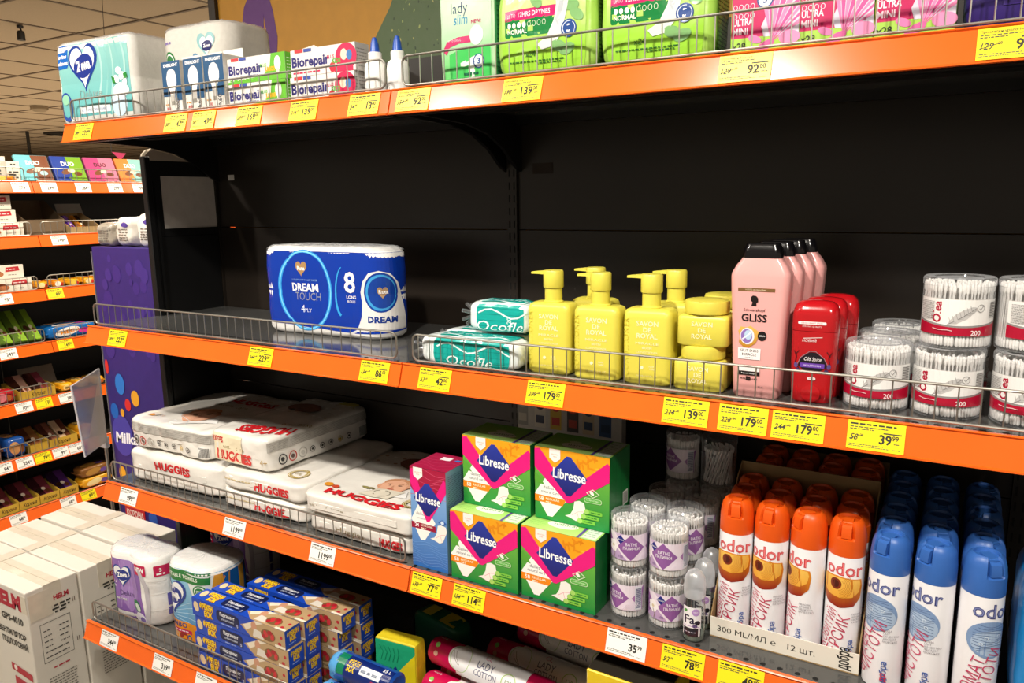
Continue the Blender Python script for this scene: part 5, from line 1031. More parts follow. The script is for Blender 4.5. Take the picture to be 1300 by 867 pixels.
obj('hang_tab', MB().add([(.0, .01, .0495), (.075, .01, .0495), (.075, .01, .065), (.062, .01, .072), (.015, .01, .066), (.0, .012, .0495), (.075, .012, .0495), (.075, .012, .065), (.062, .012, .072), (.015, .012, .066)], [(0, 1, 2, 3, 4), (9, 8, 7, 6, 5), (0, 5, 6, 1), (1, 6, 7, 2), (2, 7, 8, 3), (3, 8, 9, 4), (4, 9, 5, 0)]).mesh('hang_tab', M_CARD, smooth=False), v2)
dup(v1, (-.165, -.322, ZT), 0, 'pink toothpaste carton in the second row')
def glue(loc, label):
    t = thing('glue_bottle', label, 'glue', loc, 0, 'white glue bottles with blue caps')
    wp = Wrap(plan_rr(.041, .030, .012, 6), [(0, .92, .9), (.004, 1, 1), (.050, 1, 1), (.060, .90, .95), (.064, .62, .8)]); obj('bottle', MB().rings(wp.rings()).mesh('bottle', M_WHITE, ang=50), t)
    obj('collar', MB().lathe([(.0125, .0635), (.0125, .079), (.0115, .080), (.006, .0805)], n=20).mesh('collar', M_WHITE), t)
    obj('cap', MB().lathe([(.0092, .0805), (.0088, .082), (.0070, .096), (.0040, .1055), (.0015, .107)], n=20).mesh('cap', mat('blue_cap', '#1f4fae', .35)), t, 'pointed blue cap'); return t
w0 = glue((-.083, -.362, ZT), 'white glue bottle with blue tip nearer the toothpaste'); dup(w0, (-.040, -.350, ZT), None, 'white glue bottle with blue tip nearer the joint of the two bays')
M_LIME = mat('lime_film', '#a5d05a', .25, coat=.3, bump=.25, scale=20); M_PALEG = mat('pale_green_film', '#b7d8b0', .25, coat=.3, bump=.2, scale=20)
t = thing('pad_pack', 'tall pale green slim pad pack at the start of the right bay', 'pads', (.130, -.335, ZT), -.02)
P = Pillow(.116, .085, .200, 9, .0012, 6, 2); b = MB(); P.build(b, 14); obj('bag', b.mesh('bag', M_PALEG), t)
A = Art(P.face('front'), cut=(.012, .012), off=.0008, step=.00018)
A.rect(-.053, .004, .053, .190, ('#6fc873', '#c6dcc4', .03, .11)); A.poly([(-.035, .005), (.05, .005), (.05, .060), (.0, .066), (-.035, .055)], '#46bd5c'); A.poly([(-.012, .040), (.012, .048), (.02, .050), (.016, .012), (.004, .012), (.004, .035), (-.012, .032)], '#e2f0e2')
A.text('lady', -.012, .120, .018, '#3a4a6a', bold=-.004, width=.034); A.text('slim', -.010, .102, .017, '#3f8fb8', shear=.1, width=.028); A.ring(ell(-.010, .168, .038, .026), ell(-.010, .168, .034, .022), '#23306e'); A.poly(ell(-.010, .168, .034, .022), '#f2f4f4'); A.text('TENA', -.010, .158, .014, '#23306e', bold=.03, width=.04)
A.stroke([(-.045, .058), (-.036, .072), (-.015, .077), (.010, .077)], .011, '#c2366a'); A.text('UP TO 100% DRYNESS', -.016, .0755, .004, '#f6dbe6', width=.045, res=1); A.poly(ell(.022, .082, .014, .016), '#dfe8e0'); A.text('NEW!', .022, .101, .0055, '#c2366a', bold=.02); A.poly(ell(.026, .040, .0115, .012), '#2a4a8c'); A.poly(ell(.026, .040, .0095, .010), '#dfe8f0'); A.text('3', .026, .036, .009, '#2a4a8c', bold=.03); A.dashes(-.03, .012, .06, .0016, '#1f7a3c', rt); A.dashes(-.005, .018, .03, .004, '#1f6a4a', rt)
obj('front_print', A.mesh('front_print', PR_FILM), t)
A = Art(P.face('right'), cut=(.012, .012), off=.0008, step=.00018); A.rect(-.04, .005, .04, .19, '#2f7a4a')
for k in range(24): A.dashes(-.036, .012 + k * .0075, .07, .0018, '#184f30', rt)
obj('side_print', A.mesh('side_print', PR_FILM), t)
t = thing('pad_pack', 'pale green pad pack with dark blue corner half hidden behind the slim pack', 'pads', (.085, -.235, ZT), .0)
P = Pillow(.10, .07, .185, 9, .001, 6, 8); b = MB(); P.build(b, 12); obj('bag', b.mesh('bag', M_PALEG), t)
A = Art(P.face('front'), cut=(.012, .012), off=.0008, step=.0002); A.poly([(-.05, .11), (-.02, .12), (-.02, .15), (-.05, .16)], '#23306e'); A.stroke([(-.05, .03), (-.02, .045), (.02, .05)], .010, '#c2366a'); A.rect(-.05, .004, .05, .028, '#6fc873'); obj('print', A.mesh('print', PR_FILM), t)
def lime_bag(loc, label):
    t = thing('pad_pack', label, 'pads', loc, 0, 'lime green bags of pads'); P = Pillow(.178, .098, .150, 6, .0018, 6, 4); b = MB(); P.build(b, 16); obj('bag', b.mesh('bag', M_LIME, ang=60), t)
    A = Art(P.face('front'), cut=(.014, .012), off=.0010, step=.0002)
    A.rect(-.08, .006, .08, .144, ('#97cf3c', '#c4d88c', .05, .11)); A.poly(rrect(-.070, .066, .028, .094, .004), '#0f7a3a'); A.rect(-.070, .092, .040, .108, '#c2246a'); A.text('UP TO', -.056, .0965, .0060, '#f6d0e0', width=.016); A.text('12HRS DRYNESS', -.012, .0965, .0072, '#f8dbe8', bold=.02, width=.062)
    for k in range(8): (A.poly if k < 4 else A.stroke)(ell(-.060 + k * .0092, .0845, .0034, .0044, 10) if k < 4 else ell(-.060 + k * .0092, .0845, .0030, .0040, 10) + [(-.057 + k * .0092, .0845)], *(('#f2f8ee',) if k < 4 else (.0008, '#cfe6c8')))
    A.text('NORMAL', -.045, .0715, .0068, '#eef6ea', bold=.02, width=.036)
    for dx, dy, ro in ((.048, .122, .8), (.052, .104, 0), (.062, .090, -.5), (-.010, .118, 2.2), (.045, .040, .3), (.030, .046, -.3)): A.poly(ell(dx, dy, .014, .0085, 14, rot=ro), '#7fb070')
    A.poly([(.018, .150), (.050, .150), (.050, .125), (.042, .090), (.035, .062), (.020, .046), (.0, .043), (-.008, .052), (.010, .062), (.022, .085), (.026, .110), (.020, .135)], '#d8dcd8'); A.poly([(.026, .145), (.042, .145), (.042, .125), (.036, .095), (.030, .075), (.024, .085), (.032, .110), (.028, .130)], '#bcc2c8')
    A.poly(ell(.048, .070, .0135), '#2a4a8c'); A.poly(ell(.048, .070, .0112), '#cfd8e6'); A.poly(ell(.048, .070, .010), '#2a4a8c'); A.text('3', .048, .065, .011, '#ffffff', bold=.03); A.text('x24', -.020, .034, .0085, '#2f6a2c'); A.dashes(-.060, .026, .10, .0018, '#2f6a2c', rt); A.dashes(-.010, .022, .045, .0018, '#2f6a2c', rt)
    obj('front_print', A.mesh('front_print', PR_FILM), t)
    A = Art(P.face('right'), cut=(.012, .012), off=.0010, step=.0002); A.rect(-.03, .01, .03, .135, '#4f7a2a')
    for k in range(20): A.dashes(-.028, .014 + k * .006, .055, .0016, '#2c4f18', rt)
    obj('side_print', A.mesh('side_print', PR_FILM), t); return t
x0_ = lime_bag((.281, -.340, ZT), 'lime green pad bag nearer the slim pack'); dup(x0_, (.4635, -.335, ZT), 0, 'lime green pad bag nearer the magenta cartons')
def mini(loc, label):
    w, d, h = .0915, .075, .098; t = thing('pad_carton', label, 'pads', loc, 0, 'small lime and magenta liner cartons'); obj('carton', MB().box(-w / 2, w / 2, -d / 2, d / 2, 0, h, 0, .001).mesh('carton', mat('lime_carton', '#93c04a', .35), smooth=False), t)
    A = Art(front(-d / 2)); A.rect(-w / 2 + .001, .026, w / 2, h, '#c2185c'); A.rect(-w / 2 + .001, 0, w / 2, .027, '#a4cf4e'); A.text('ULTRA', -.043, .044, .0085, '#fbe3ee', 'l', .025, width=.028); A.text('MINI', -.043, .032, .0085, '#fbe3ee', 'l', .025, width=.021)
    for k in range(8): A.ring(ell(-.040 + k % 4 * .0078, .056 + k // 4 * .012, .0031, .0038, 10), ell(-.040 + k % 4 * .0078, .056 + k // 4 * .012, .0023, .003, 10), '#f8dbe8')
    A.poly([(.0, .026), (-.004, .040), (.005, .060), (.018, .080), (.03, h), (w / 2, h), (w / 2, .026)], '#d9cfe0')
    for k in range(9): a = .35 + k * .17; Q_ = lambda x, y: (min(x, w / 2), min(y, h)); A.poly([(.010, .018), Q_(.010 + .075 * math.cos(a) * .7, .018 + .075 * math.sin(a) * .8), Q_(.010 + .085 * math.cos(a + .07) * .75, .018 + .085 * math.sin(a + .07) * .8), Q_(.010 + .070 * math.cos(a + .14) * .7, .018 + .070 * math.sin(a + .14) * .8)], '#e0529a' if k % 2 else '#ee86b8')
    A.poly(ell(.002, .014, .014, .006, 12, rot=.5), '#d8609e'); A.poly(ell(-.012, .024, .010, .005, 12, rot=-.4), '#e07ab0'); A.poly(ell(.034, .022, .014, .009), '#e890bc'); A.text('x28', -.043, .0125, .0085, '#2f3a1c', 'l', .02); A.text('LINERS', -.043, .005, .0045, '#2f3a1c', 'l', width=.018); A.poly(ell(.0, .074, .011), '#2a4a8c'); A.poly(ell(.0, .074, .009), '#e8ecf4'); A.text('3', 0, .070, .009, '#2a4a8c', bold=.03)
    obj('front_print', A.mesh('front_print'), t); return t
y0_ = mini((.622, -.342, ZT), 'small liner carton next to the lime bags'); dup(y0_, (.7135, -.342, ZT), 0, 'small liner carton in the middle of three'); dup(y0_, (.8060, -.342, ZT), 0, 'small liner carton next to the purple pack')
t = thing('pad_pack', 'dark purple urology pad pack at the far end of the top shelf', 'pads', (.930, -.335, ZT), 0)
P = Pillow(.142, .09, .15, 8, .0015, 6, 6); b = MB(); P.build(b, 12); obj('bag', b.mesh('bag', mat('dark_purple_film', '#2f1c66', .25, coat=.3)), t)
A = Art(P.face('front'), cut=(.014, .012), off=.001, step=.0002); A.rect(-.03, .03, .066, .09, '#3a2478')
for k in range(6): A.dashes(-.022, .038 + k * .008, .07, .0022, '#c9bfe6', rt)
A.rect(.03, .05, .05, .062, '#c8286a'); A.text('NIGHT', .01, .098, .014, '#e8e2f6', bold=.02); obj('front_print', A.mesh('front_print', PR_FILM), t)

# ================================================================== CONFECTIONERY RACK (runs away from the camera, faces +X)
CX, CY, CD = -2.18, .12, .42
CL_ = {'A': 1.561, 'B': 1.358, 'C': 1.151, 'D': .945, 'E': .730, 'F': .515, 'G': .302}
M_CBLK = mat('black_rack_enamel', '#1d1a18', .4)
cdeck = MB().box(.003, .996, .016, CD - .01, -.012, 0, 0).box(.003, .996, .02, .034, -.040, -.012, 0).mesh('shelf', mat('dark_rack_shelf', '#38342f', .4), smooth=False)
for b0_, lab in ((-1.0, 'nearer bay of the confectionery rack with white boxes and green bars'), (0.0, 'farther bay of the confectionery rack with chocolate slabs on top')):
    u = thing('shelf_unit', lab, 'shelving', (CX, CY + b0_, 0), PI / 2, 'bays of the confectionery rack')
    obj('back_panel', MB().box(.002, .998, CD, CD + .01, 0, 1.60).mesh('back_panel', M_CBLK, smooth=False), u)
    for k, z in CL_.items():
        z += 0
        s_ = obj('shelf', cdeck, u); s_.location = (0, 0, z); obj('price_rail', RAIL, s_, label='orange price rail').location = (.0015, 0, 0)
        if k in 'ABCD' or (k in 'EF' and b0_ < 0):
            g = obj('wire_guard', GUARD, u); g.location = (.019, .0215, z + .004)
            for q in range(38): obj('wire', WIRE, g).location = (.0125 + q * .02533, 0, 0)
    for ux in (.004, .985): obj('upright', MB().box(ux, ux + .010, CD + .012, CD + .04, 0, 1.60).mesh('upright', M_CBLK, smooth=False), u)
def ctag(k, y, price, white, label, w=.062):
    price_tag(CX + .0006, y, CL_[k] - RH + .0026, price, '00', None if white else '', white, label, rz=PI / 2, w=w, group='price tags of the confectionery rack')
for k, y, pz, wh, lb in (('A', .075, '279', 1, 'white price tag 279 under the white boxes of the rack'), ('A', .180, '299', 1, 'white price tag 299 under the teal and brown slab'), ('A', .315, '284', 1, 'white price tag 284 under the blue and green slab'), ('A', .450, '299', 1, 'white price tag 299 under the pink slab'), ('A', .560, '299', 1, 'white price tag 299 under the peach slab'),
    ('B', .195, '199', 1, 'white price tag 199 under the brown open carton'), ('C', -.035, '95', 1, 'white price tag 95 under the white praline boxes'), ('C', .155, '89', 0, 'yellow price tag 89 under the yellow bars'),
    ('D', -.045, '249', 1, 'white price tag 249 under the green bars'), ('D', .170, '149', 0, 'yellow price tag 149 under the blue wafer packs'), ('E', -.015, '109', 1, 'white price tag 109 under the red and brown bars'), ('E', .060, '11', 0, 'yellow price tag 11 under the yellow chocolate carton'), ('E', .150, '38', 1, 'white price tag with dark square under the yellow packs'),
    ('F', -.115, '84', 1, 'white price tag 84 at the inner end under the caramel bag'), ('F', -.038, '254', 1, 'white price tag 254 under the caramel bag'), ('F', .030, '79', 0, 'yellow price tag 79 under the open chocolate tray'), ('F', .100, '99', 1, 'white price tag 99 under the open chocolate tray'), ('F', .165, '68', 1, 'white price tag 68 beside the 99 tag'),
    ('G', -.088, '68', 1, 'white price tag 68 on the lowest visible rack rail, nearer one'), ('G', .105, '68', 1, 'white price tag 68 on the lowest visible rack rail, farther one'), ('G', .190, '89', 0, 'yellow price tag 89 under the yellow wafer pack')): ctag(k, y, pz, wh, lb)
def rk(y, inset, k): return (CX - inset, y, CL_[k] + E_)
def slab(y, k, w, h, thick, c1, c2, label, lean=.42, inset=.055, txt=None, tc='#ffffff', name='chocolate_slab', group='large chocolate slabs on top of the rack', pic='#7a4a2e'):
    p = rk(y, inset, k); t = thing(name, label, 'chocolate', (p[0], p[1], p[2] + thick * math.sin(lean) + .0006 + (.0022 if 'carton' in group else 0)), PI / 2, group)
    m = MB().box(-w / 2, w / 2, 0, thick, 0, h, 0, .002); me = m.mesh('wrapper', mat('choc_film_' + c1, c1, .3, coat=.2), smooth=False)
    R = Matrix.Rotation(-lean, 4, 'X'); me.transform(Matrix.Translation((0, 0, .0)) @ R); obj('wrapper', me, t)
    f = front(0); A = Art(lambda a, b, off: R @ f(a, b, off))
    A.rect(-w / 2 + .002, .002, w / 2 - .002, h - .002, c1); A.poly([(w * .04, .002), (w / 2 - .002, .002), (w / 2 - .002, h - .002), (-w * .02, h - .002)], c2)
    if txt: A.text(txt, 0, h * .62, h * .15, tc, bold=.04, width=w * .42)
    A.poly(ell(-.012, h * .38, w * .20, h * .10, 14, rot=.3), pic); A.poly(ell(.006, h * .42, w * .12, h * .07, 12), '#e8d9c2'); A.poly(ell(w * .24, h * .30, w * .13, h * .09, 10), '#6b3a22' if c2 != '#7a4428' else '#a9cfd4'); A.rect(-w * .1, h * .06, w * .42, h * .16, c2)
    for q in range(6): A.rect(-w * .45 + q * w * .15, .004, -w * .45 + q * w * .15 + w * .12, h * .10, c1 if q < 3 else c2)
    obj('print', A.mesh('print', PR_FILM), t); return t
slab(.172, 'A', .124, .108, .014, '#6cc3cf', '#7a4428', 'teal and brown chocolate slab on top of the rack', txt='DUO')
slab(.308, 'A', .126, .108, .014, '#1f3f9c', '#78a82a', 'blue and green chocolate slab on top of the rack', txt='DUO')
slab(.444, 'A', .128, .108, .014, '#c2467e', '#d07a96', 'pink chocolate slab on top of the rack', txt='DUO', tc='#5a2a3a')
slab(.578, 'A', .124, .108, .014, '#e8843c', '#8cc4c0', 'peach and teal chocolate slab on top of the rack', txt='DUO')
slab(.190, 'A', .124, .108, .012, '#4a9aa8', '#5a3220', 'teal slab standing behind the teal and brown one', inset=.082)
slab(.322, 'A', .126, .108, .012, '#14285a', '#4a7020', 'dark blue slab standing behind the blue and green one', inset=.082)
def wbox(y, k, w, d, h, z, label, art=None, inset=.10, rz=0, m=M_CARD, name='candy_box', cat='box', group='white boxes on the confectionery rack'):
    p = rk(y, inset, k); t = thing(name, label, cat, (p[0], p[1], p[2] + z), PI / 2 + rz, group)
    obj('carton', MB().box(-w / 2, w / 2, -d / 2, d / 2, 0, h, 0, .001).mesh('carton', m, smooth=False), t)
    A = Art(front(-d / 2)); (art or (lambda A: A.dashes(-w * .3, h * .4, w * .6, .004, '#6a6660', rt)))(A); obj('print', A.mesh('print', PR_PAPER), t); return t
def blk_txt(w, h):
    def f(A):
        A.dashes(-w * .2, h * .82, w * .4, .005, '#3a3836', rt)
        for q in range(3): A.dashes(-w * .38, h * (.18 + q * .13), w * .76, .006, '#4a4846', rt)
    return f
wbox(.0, 'A', .060, .06, .098, 0, 'tall white candy box at the back of the rack top', blk_txt(.06, .098), .13); wbox(.058, 'A', .044, .06, .096, 0, 'slim white candy box on the rack top, behind the dark-lettered one', blk_txt(.044, .09), .13)
wbox(.080, 'A', .046, .044, .076, 0, 'small white candy box with dark lettering beside the teal slab', blk_txt(.046, .076), .072)
def flow(y, k, w, d, h, c1, c2, label, z=0, inset=.06, rz=0, txt=None, tc='#c8302a', name='wafer_bar', group='yellow and orange bars on the rack', seed=1, cat='candy bar', spots=()):
    p = rk(y, inset, k); t = thing(name, label, cat, (p[0], p[1], p[2] + z), PI / 2 + rz, group); P = Pillow(w, d, h, 5, .0008, 14, seed); b = MB(); P.build(b, 8)
    for s in (-1, 1): b.box(s * w / 2 - .006, s * w / 2 + .006, -d * .40, d * .40, h * .42, h * .52)
    obj('wrapper', b.mesh('wrapper', mat('bar_film_' + c1, c1, .25, coat=.3)), t)
    for f, hh in (('front', h), ('top', None)):
        A = Art(P.face(f), cut=(.012, .012), off=.0008, step=.0002); y0, y1 = (h * .12, h * .88) if hh else (-d * .38, d * .38); cy = (y0 + y1) / 2
        A.poly(ell(-w * .12, cy, w * .26, (y1 - y0) * .42, 16, rot=.15), c2); A.poly(ell(w * .22, cy - (y1 - y0) * .1, w * .12, (y1 - y0) * .28, 12), spots[0] if spots else '#b8602a')
        if txt: A.text(txt, -w * .05, cy - (y1 - y0) * .16, (y1 - y0) * .34, tc, bold=.04, width=w * .42, rot=.08)
        obj(f + '_print', A.mesh(f + '_print', PR_FILM), t)
    return t
flow(.030, 'A', .085, .020, .022, '#d98a22', '#f0c05a', 'low orange bar in front of the white boxes on the rack top', inset=.036)
def praline(w, h):
    def f(A): A.poly(ell(-w * .18, h * .42, w * .16, h * .28, 14), '#8a4a2c'); A.poly(ell(-w * .10, h * .36, w * .12, h * .2, 12), '#b8744a'); A.poly([(w * .06, h * .50), (w * .40, h * .56), (w * .38, h * .88), (w * .08, h * .84)], '#c02a34'); A.dashes(w * .1, h * .64, w * .24, h * .08, '#f0d4d4', rt); A.dashes(w * .12, h * .25, w * .2, h * .05, '#8a8682', rt)
    return f
for q, (w_, z_, y_) in enumerate(((.17, .000, .0), (.15, .0515, -.012), (.14, .103, -.02))):
    wbox(y_, 'B', w_, .12, .050, z_, 'white praline box %s of the second-row pile' % ('at the bottom', 'in the middle', 'on top')[q], praline(w_, .05), .10)
for q, (w_, z_, y_) in enumerate(((.17, .000, .005), (.15, .0515, -.010))):
    wbox(y_, 'C', w_, .12, .050, z_, 'white praline box %s of the third-row pair' % ('at the bottom', 'on top')[q], praline(w_, .05), .10)
M_BRN = mat('brown_board', '#6d5a44', .8); M_TANB = mat('tan_carton', '#a98f63', .75)
def open_carton(y, k, w, d, hf, hb, label, inset, m=M_TANB, name='display_carton', group='open display cartons on the rack', txt=None, tcol='#2a2418'):
    p = rk(y, inset, k); t = thing(name, label, 'display carton', p, PI / 2, group); q = .0018
    obj('base', MB().box(-w / 2, w / 2, -d / 2, d / 2, 0, q).mesh('base', m, smooth=False), t); obj('front_panel', MB().box(-w / 2, w / 2, -d / 2, -d / 2 + q, q, hf).mesh('front_panel', m, smooth=False), t); obj('back_panel', MB().box(-w / 2, w / 2, d / 2 - q, d / 2, q, hb).mesh('back_panel', m, smooth=False), t)
    for s in (-1, 1): x = s * (w / 2 - q / 2); obj('side_panel', MB().extrude([(-d / 2 + q, q), (d / 2 - q, q), (d / 2 - q, hb), (d / 2 - .03, hb), (-d / 2 + .02, hf + .006), (-d / 2 + q, hf)], x - q / 2, x + q / 2).mesh('side_panel', m, smooth=False), t)
    if txt: A = Art(front(-d / 2)); A.text(txt, 0, hf * .30, hf * .42, tcol, bold=.01, shear=.25, width=min(w * .7, .05)); obj('print', A.mesh('print', PR_PAPER), t)
    return t
open_carton(.180, 'B', .150, .16, .060, .135, 'tall-backed brown carton standing half empty on the second row', .14, M_BRN)
open_carton(.325, 'B', .130, .16, .028, .080, 'tan carton holding a purple bar on the second row', .115)
slab(.298, 'B', .036, .10, .010, '#3a2070', '#8a5ac0', 'purple chocolate bar leaning in the tan carton', .9, .075, name='chocolate_bar', group='bars in the tan carton')
slab(.345, 'B', .036, .10, .010, '#b8701c', '#3a2418', 'orange and brown chocolate bar leaning in the tan carton', .9, .075, name='chocolate_bar', group='bars in the tan carton')
t = thing('cardboard_sheet', 'grey card panel leaning behind the purple bar', 'card', rk(.40, .24, 'B'), PI / 2); obj('panel', MB().extrude([(0, 0), (.05, .12), (.053, .12), (.003, 0)], -.05, .06).mesh('panel', M_GREYB, smooth=False), t)
for q in range(7): flow(.124 + q * .062, 'C', .046, .10, .030, ('#e8a01c', '#e58a1e', '#eab024')[q % 3], ('#f4dca0', '#f6efe0', '#e8c04a')[q % 3], 'yellow-orange wafer bar %s along the third row' % ('first', 'second', 'third', 'fourth', 'fifth', 'sixth', 'seventh')[q], inset=.075, seed=q, spots=('#c8302a',))
for q in range(4): slab(-.080 + q * .054, 'D', .050, .155, .016, '#4d6a1c', '#86b030', 'green chocolate bar %s in the fourth row' % ('first', 'second', 'third', 'fourth')[q], .75, .045, name='chocolate_bar', group='green chocolate bars', pic='#3a2014')
for q, (y_, z_, i_) in enumerate(((.225, 0, .065), (.215, .0005, .125))): flow(y_, 'D', .20, .055, .052, '#1668b4', '#f2f0ea', ('blue wafer pack with pink flash lying in front', 'blue wafer pack lying behind the front one')[q], z_, i_, txt='MEGA', tc='#e8902a', name='wafer_pack', group='blue wafer packs', seed=q + 3, spots=('#d83a9a',))
M_YC = mat('yellow_chocolate_carton', '#c9a63a', .5)
def choc_tray(y, k, w, label, bars, inset=.095, txt='Корона', hf=.034, hb=.055): 
    open_carton(y, k, w, .13, hf, hb, label, inset, M_YC, txt=txt)
    n = len(bars)
    for q, (c1, c2, lb) in enumerate(bars): slab(y + (q - (n - 1) / 2) * (w / n), k, w / n - .008, .120, .011, c1, c2, lb, .95, inset - .050, name='chocolate_bar', group='bars in the yellow chocolate cartons', pic='#2c1712')
choc_tray(.055, 'E', .135, 'yellow chocolate carton with brown bars on the fifth row', [('#4a2418', '#c89a86', 'dark brown and cream bar in the fifth-row carton'), ('#3a1a16', '#8a3a4a', 'dark brown and rose bar in the fifth-row carton')])
flow(-.070, 'E', .085, .09, .055, '#b81c2a', '#e0808a', 'red candy bag at the nearer end of the fifth row', inset=.075, name='candy_bag', group='candy bags on the rack')
t = thing('cardboard_sheet', 'grey card lid leaning behind the yellow packs', 'card', rk(.155, .20, 'E'), PI / 2); obj('panel', MB().extrude([(0, 0), (.03, .085), (.033, .085), (.003, 0)], -.07, .07).mesh('panel', mat('taupe_board', '#9a8c7c', .7), smooth=False), t)
for q in range(3): flow(.170 + q * .066, 'E', .050, .10, .034, '#e2a21c', '#f2d27a', 'yellow chocolate pack %s beside the carton of the fifth row' % ('first', 'second', 'third')[q], inset=.075, seed=q, txt='Корона', tc='#5a3a14', name='chocolate_pack', group='yellow chocolate packs')
flow(-.130, 'F', .060, .12, .085, '#5a3420', '#c8823c', 'brown caramel bag at the nearer end of the sixth row', inset=.085, seed=4, name='candy_bag', group='candy bags on the rack', spots=('#8a4a20',))
flow(-.049, 'F', .074, .12, .080, '#1f4f9c', '#c8915a', 'blue and caramel candy bag on the sixth row', inset=.085, seed=6, name='candy_bag', group='candy bags on the rack', spots=('#7a4522',))
choc_tray(.035, 'F', .070, 'yellow chocolate carton nearly empty next to the blue candy bag', [('#5a3018', '#8a5a30', 'brown bar low in the nearly empty sixth-row carton')], txt=None)
choc_tray(.130, 'F', .112, 'yellow chocolate carton with two bars on the sixth row', [('#46221a', '#7a4a3a', 'dark brown bar in the sixth-row carton'), ('#c8a888', '#5a2e1e', 'cream and brown bar in the sixth-row carton')])
flow(.225, 'F', .062, .10, .060, '#e0a01c', '#f0cc70', 'yellow chocolate pack half hidden by the clear sign on the sixth row', inset=.075, name='chocolate_pack', group='yellow chocolate packs')
for q in range(5): choc_tray(-.185 + q * .078, 'G', .075, 'yellow chocolate carton %s along the lowest visible row' % ('first', 'second', 'third', 'fourth', 'fifth')[q], [(('#3a1418', '#44161c', '#40141c', '#3c1620', '#2e1638')[q], ('#7a3038', '#843a3e', '#7c3440', '#803442', '#5a2e78')[q], '%s bar in the %s carton of the lowest visible row' % (('dark red', 'dark red', 'dark red', 'dark red', 'dark purple')[q], ('first', 'second', 'third', 'fourth', 'fifth')[q]))])
for q, z_ in enumerate((0, .046)): flow(.245, 'G', .13, .075, .044, ('#e2a21c', '#8a5a2a')[q], ('#f4e2a0', '#b8863c')[q], ('yellow wafer pack with purple oval lying on the lowest visible row', 'brownish wafer pack lying on top of the yellow one')[q], z_, .06, name='wafer_pack', group='wafer packs on the lowest visible row', seed=q, spots=('#6a4aa0',))

# ---------------------------------------------------------------- purple display stand with sweets bags on top
st = thing('display_stand', 'purple cardboard display stand with coloured dots and chocolate lettering', 'display stand', (-1.305, -.12, 0))
M_PUR = mat('purple_board', '#34256f', .45)
obj('box', MB().box(-.146, .146, 0, .24, 0, 1.345, 0, .002).mesh('box', M_PUR, smooth=False), st)
A = Art(front(0), off=.0004, step=.0001); rr = random.Random(8); XO = 1.305
for k in range(34): r = rr.uniform(.008, .024); A.poly(ell(rr.uniform(-.118, .118), rr.uniform(1.02, 1.31), r, r * 1.25, 18), rr.choice(['#3f2d80', '#3b297a']))
def dot(x, z, rx, rz, c): A.poly(ell(x + XO, z, rx, rz, 22), c)
A.poly(ell(-1.392 + XO, .745, .052, .068, 28), '#4c42a0')
dot(-1.378, .915, .024, .034, '#2f74c8'); dot(-1.306, .877, .020, .026, '#e2a02c'); dot(-1.347, .851, .015, .020, '#d2302c'); dot(-1.421, .823, .020, .026, '#2560b4'); dot(-1.380, .822, .010, .013, '#e2a02c'); dot(-1.437, .966, .009, .024, '#d2302c'); dot(-1.415, .615, .018, .024, '#e2a02c'); dot(-1.278, .484, .022, .026, '#2a5cb4'); dot(-1.245, .62, .016, .02, '#2f74c8')
A.text('Milka', -1.372 + XO, .722, .034, '#f6f2fa', bold=.03, shear=.15, width=.115, rot=.05)
A.rect(-1.422 + XO, .420, -1.318 + XO, .530, '#c42a30'); A.text('КОРОНА', -1.370 + XO, .472, .020, '#f6e6d8', bold=.03, width=.088); A.poly([(-1.40 + XO, .507), (-1.405 + XO, .524), (-1.385 + XO, .517), (-1.37 + XO, .527), (-1.355 + XO, .517), (-1.335 + XO, .524), (-1.34 + XO, .507)], '#d8b04a')
obj('front_print', A.mesh('front_print', PR_CARD), st)
obj('edge_strip', MB().box(.1462, .149, -.002, .004, .02, 1.35).box(-.149, -.1462, -.002, .004, .02, 1.33).mesh('edge_strip', mat('grey_edge_profile', '#77737a', .5), smooth=False), st)
for q, (x, y, w_, h_, c, lb) in enumerate(((-1.402, -.062, .080, .072, '#9f978b', 'grey crumpled sweets bag on the purple stand, nearer the rack'), (-1.300, -.058, .094, .088, '#e0dcd4', 'white sweets bag with dark print on the purple stand'), (-1.206, -.055, .078, .10, '#e9e6e2', 'white sweets bag with purple corner beside the black side panel'))):
    t = thing('sweets_bag', lb, 'bag', (x, y, 1.3458), (.1, -.1, .05)[q], 'sweets bags on the purple stand'); P = Pillow(w_, .10, h_, 4, .005, 9, q + 2); b = MB(); P.build(b, 12); obj('bag', b.mesh('bag', mat('bag_' + c, c, .25, coat=.3, bump=.3, scale=40)), t)
    A = Art(P.face('front'), cut=(.01, .01), off=.001, step=.0002)
    for k in range(5): A.dashes(-w_ * .2, h_ * .2 + k * .008, w_ * .5, .004, '#7d766e', rt)
    A.poly(ell(w_ * .2, h_ * .75, .018, .008, 10), '#5a48a0' if q else '#8f887e'); obj('print', A.mesh('print', PR_FILM), t)
# ---------------------------------------------------------------- clear sign holder on a pole
sg = thing('sign_holder', 'empty clear plastic sign holder on a thin metal pole before the candy rack', 'sign', (-1.54, -.095, 0))
obj('pole', MB().tube([(0, 0, .006), (.006, -.002, .70)], .0055, 10).mesh('pole', M_STEEL), sg); obj('foot', MB().lathe([(.06, 0), (.06, .004), (.012, .007)], n=28).mesh('foot', M_STEEL), sg)
a_, b_, c_, d_ = [Vector(p) - Vector((-1.54, -.095, 0)) for p in ((-1.443, -.22, .695), (-1.522, -.10, .70), (-1.520, -.10, .947), (-1.474, -.22, .92))]
nn = (b_ - a_).cross(d_ - a_).normalized() * .0022
def plate(k): return MB().add([p + nn * (k + s) for s in (-.5, .5) for p in (a_, b_, c_, d_)], [(0, 3, 2, 1), (4, 5, 6, 7), (0, 1, 5, 4), (1, 2, 6, 5), (2, 3, 7, 6), (3, 0, 4, 7)])
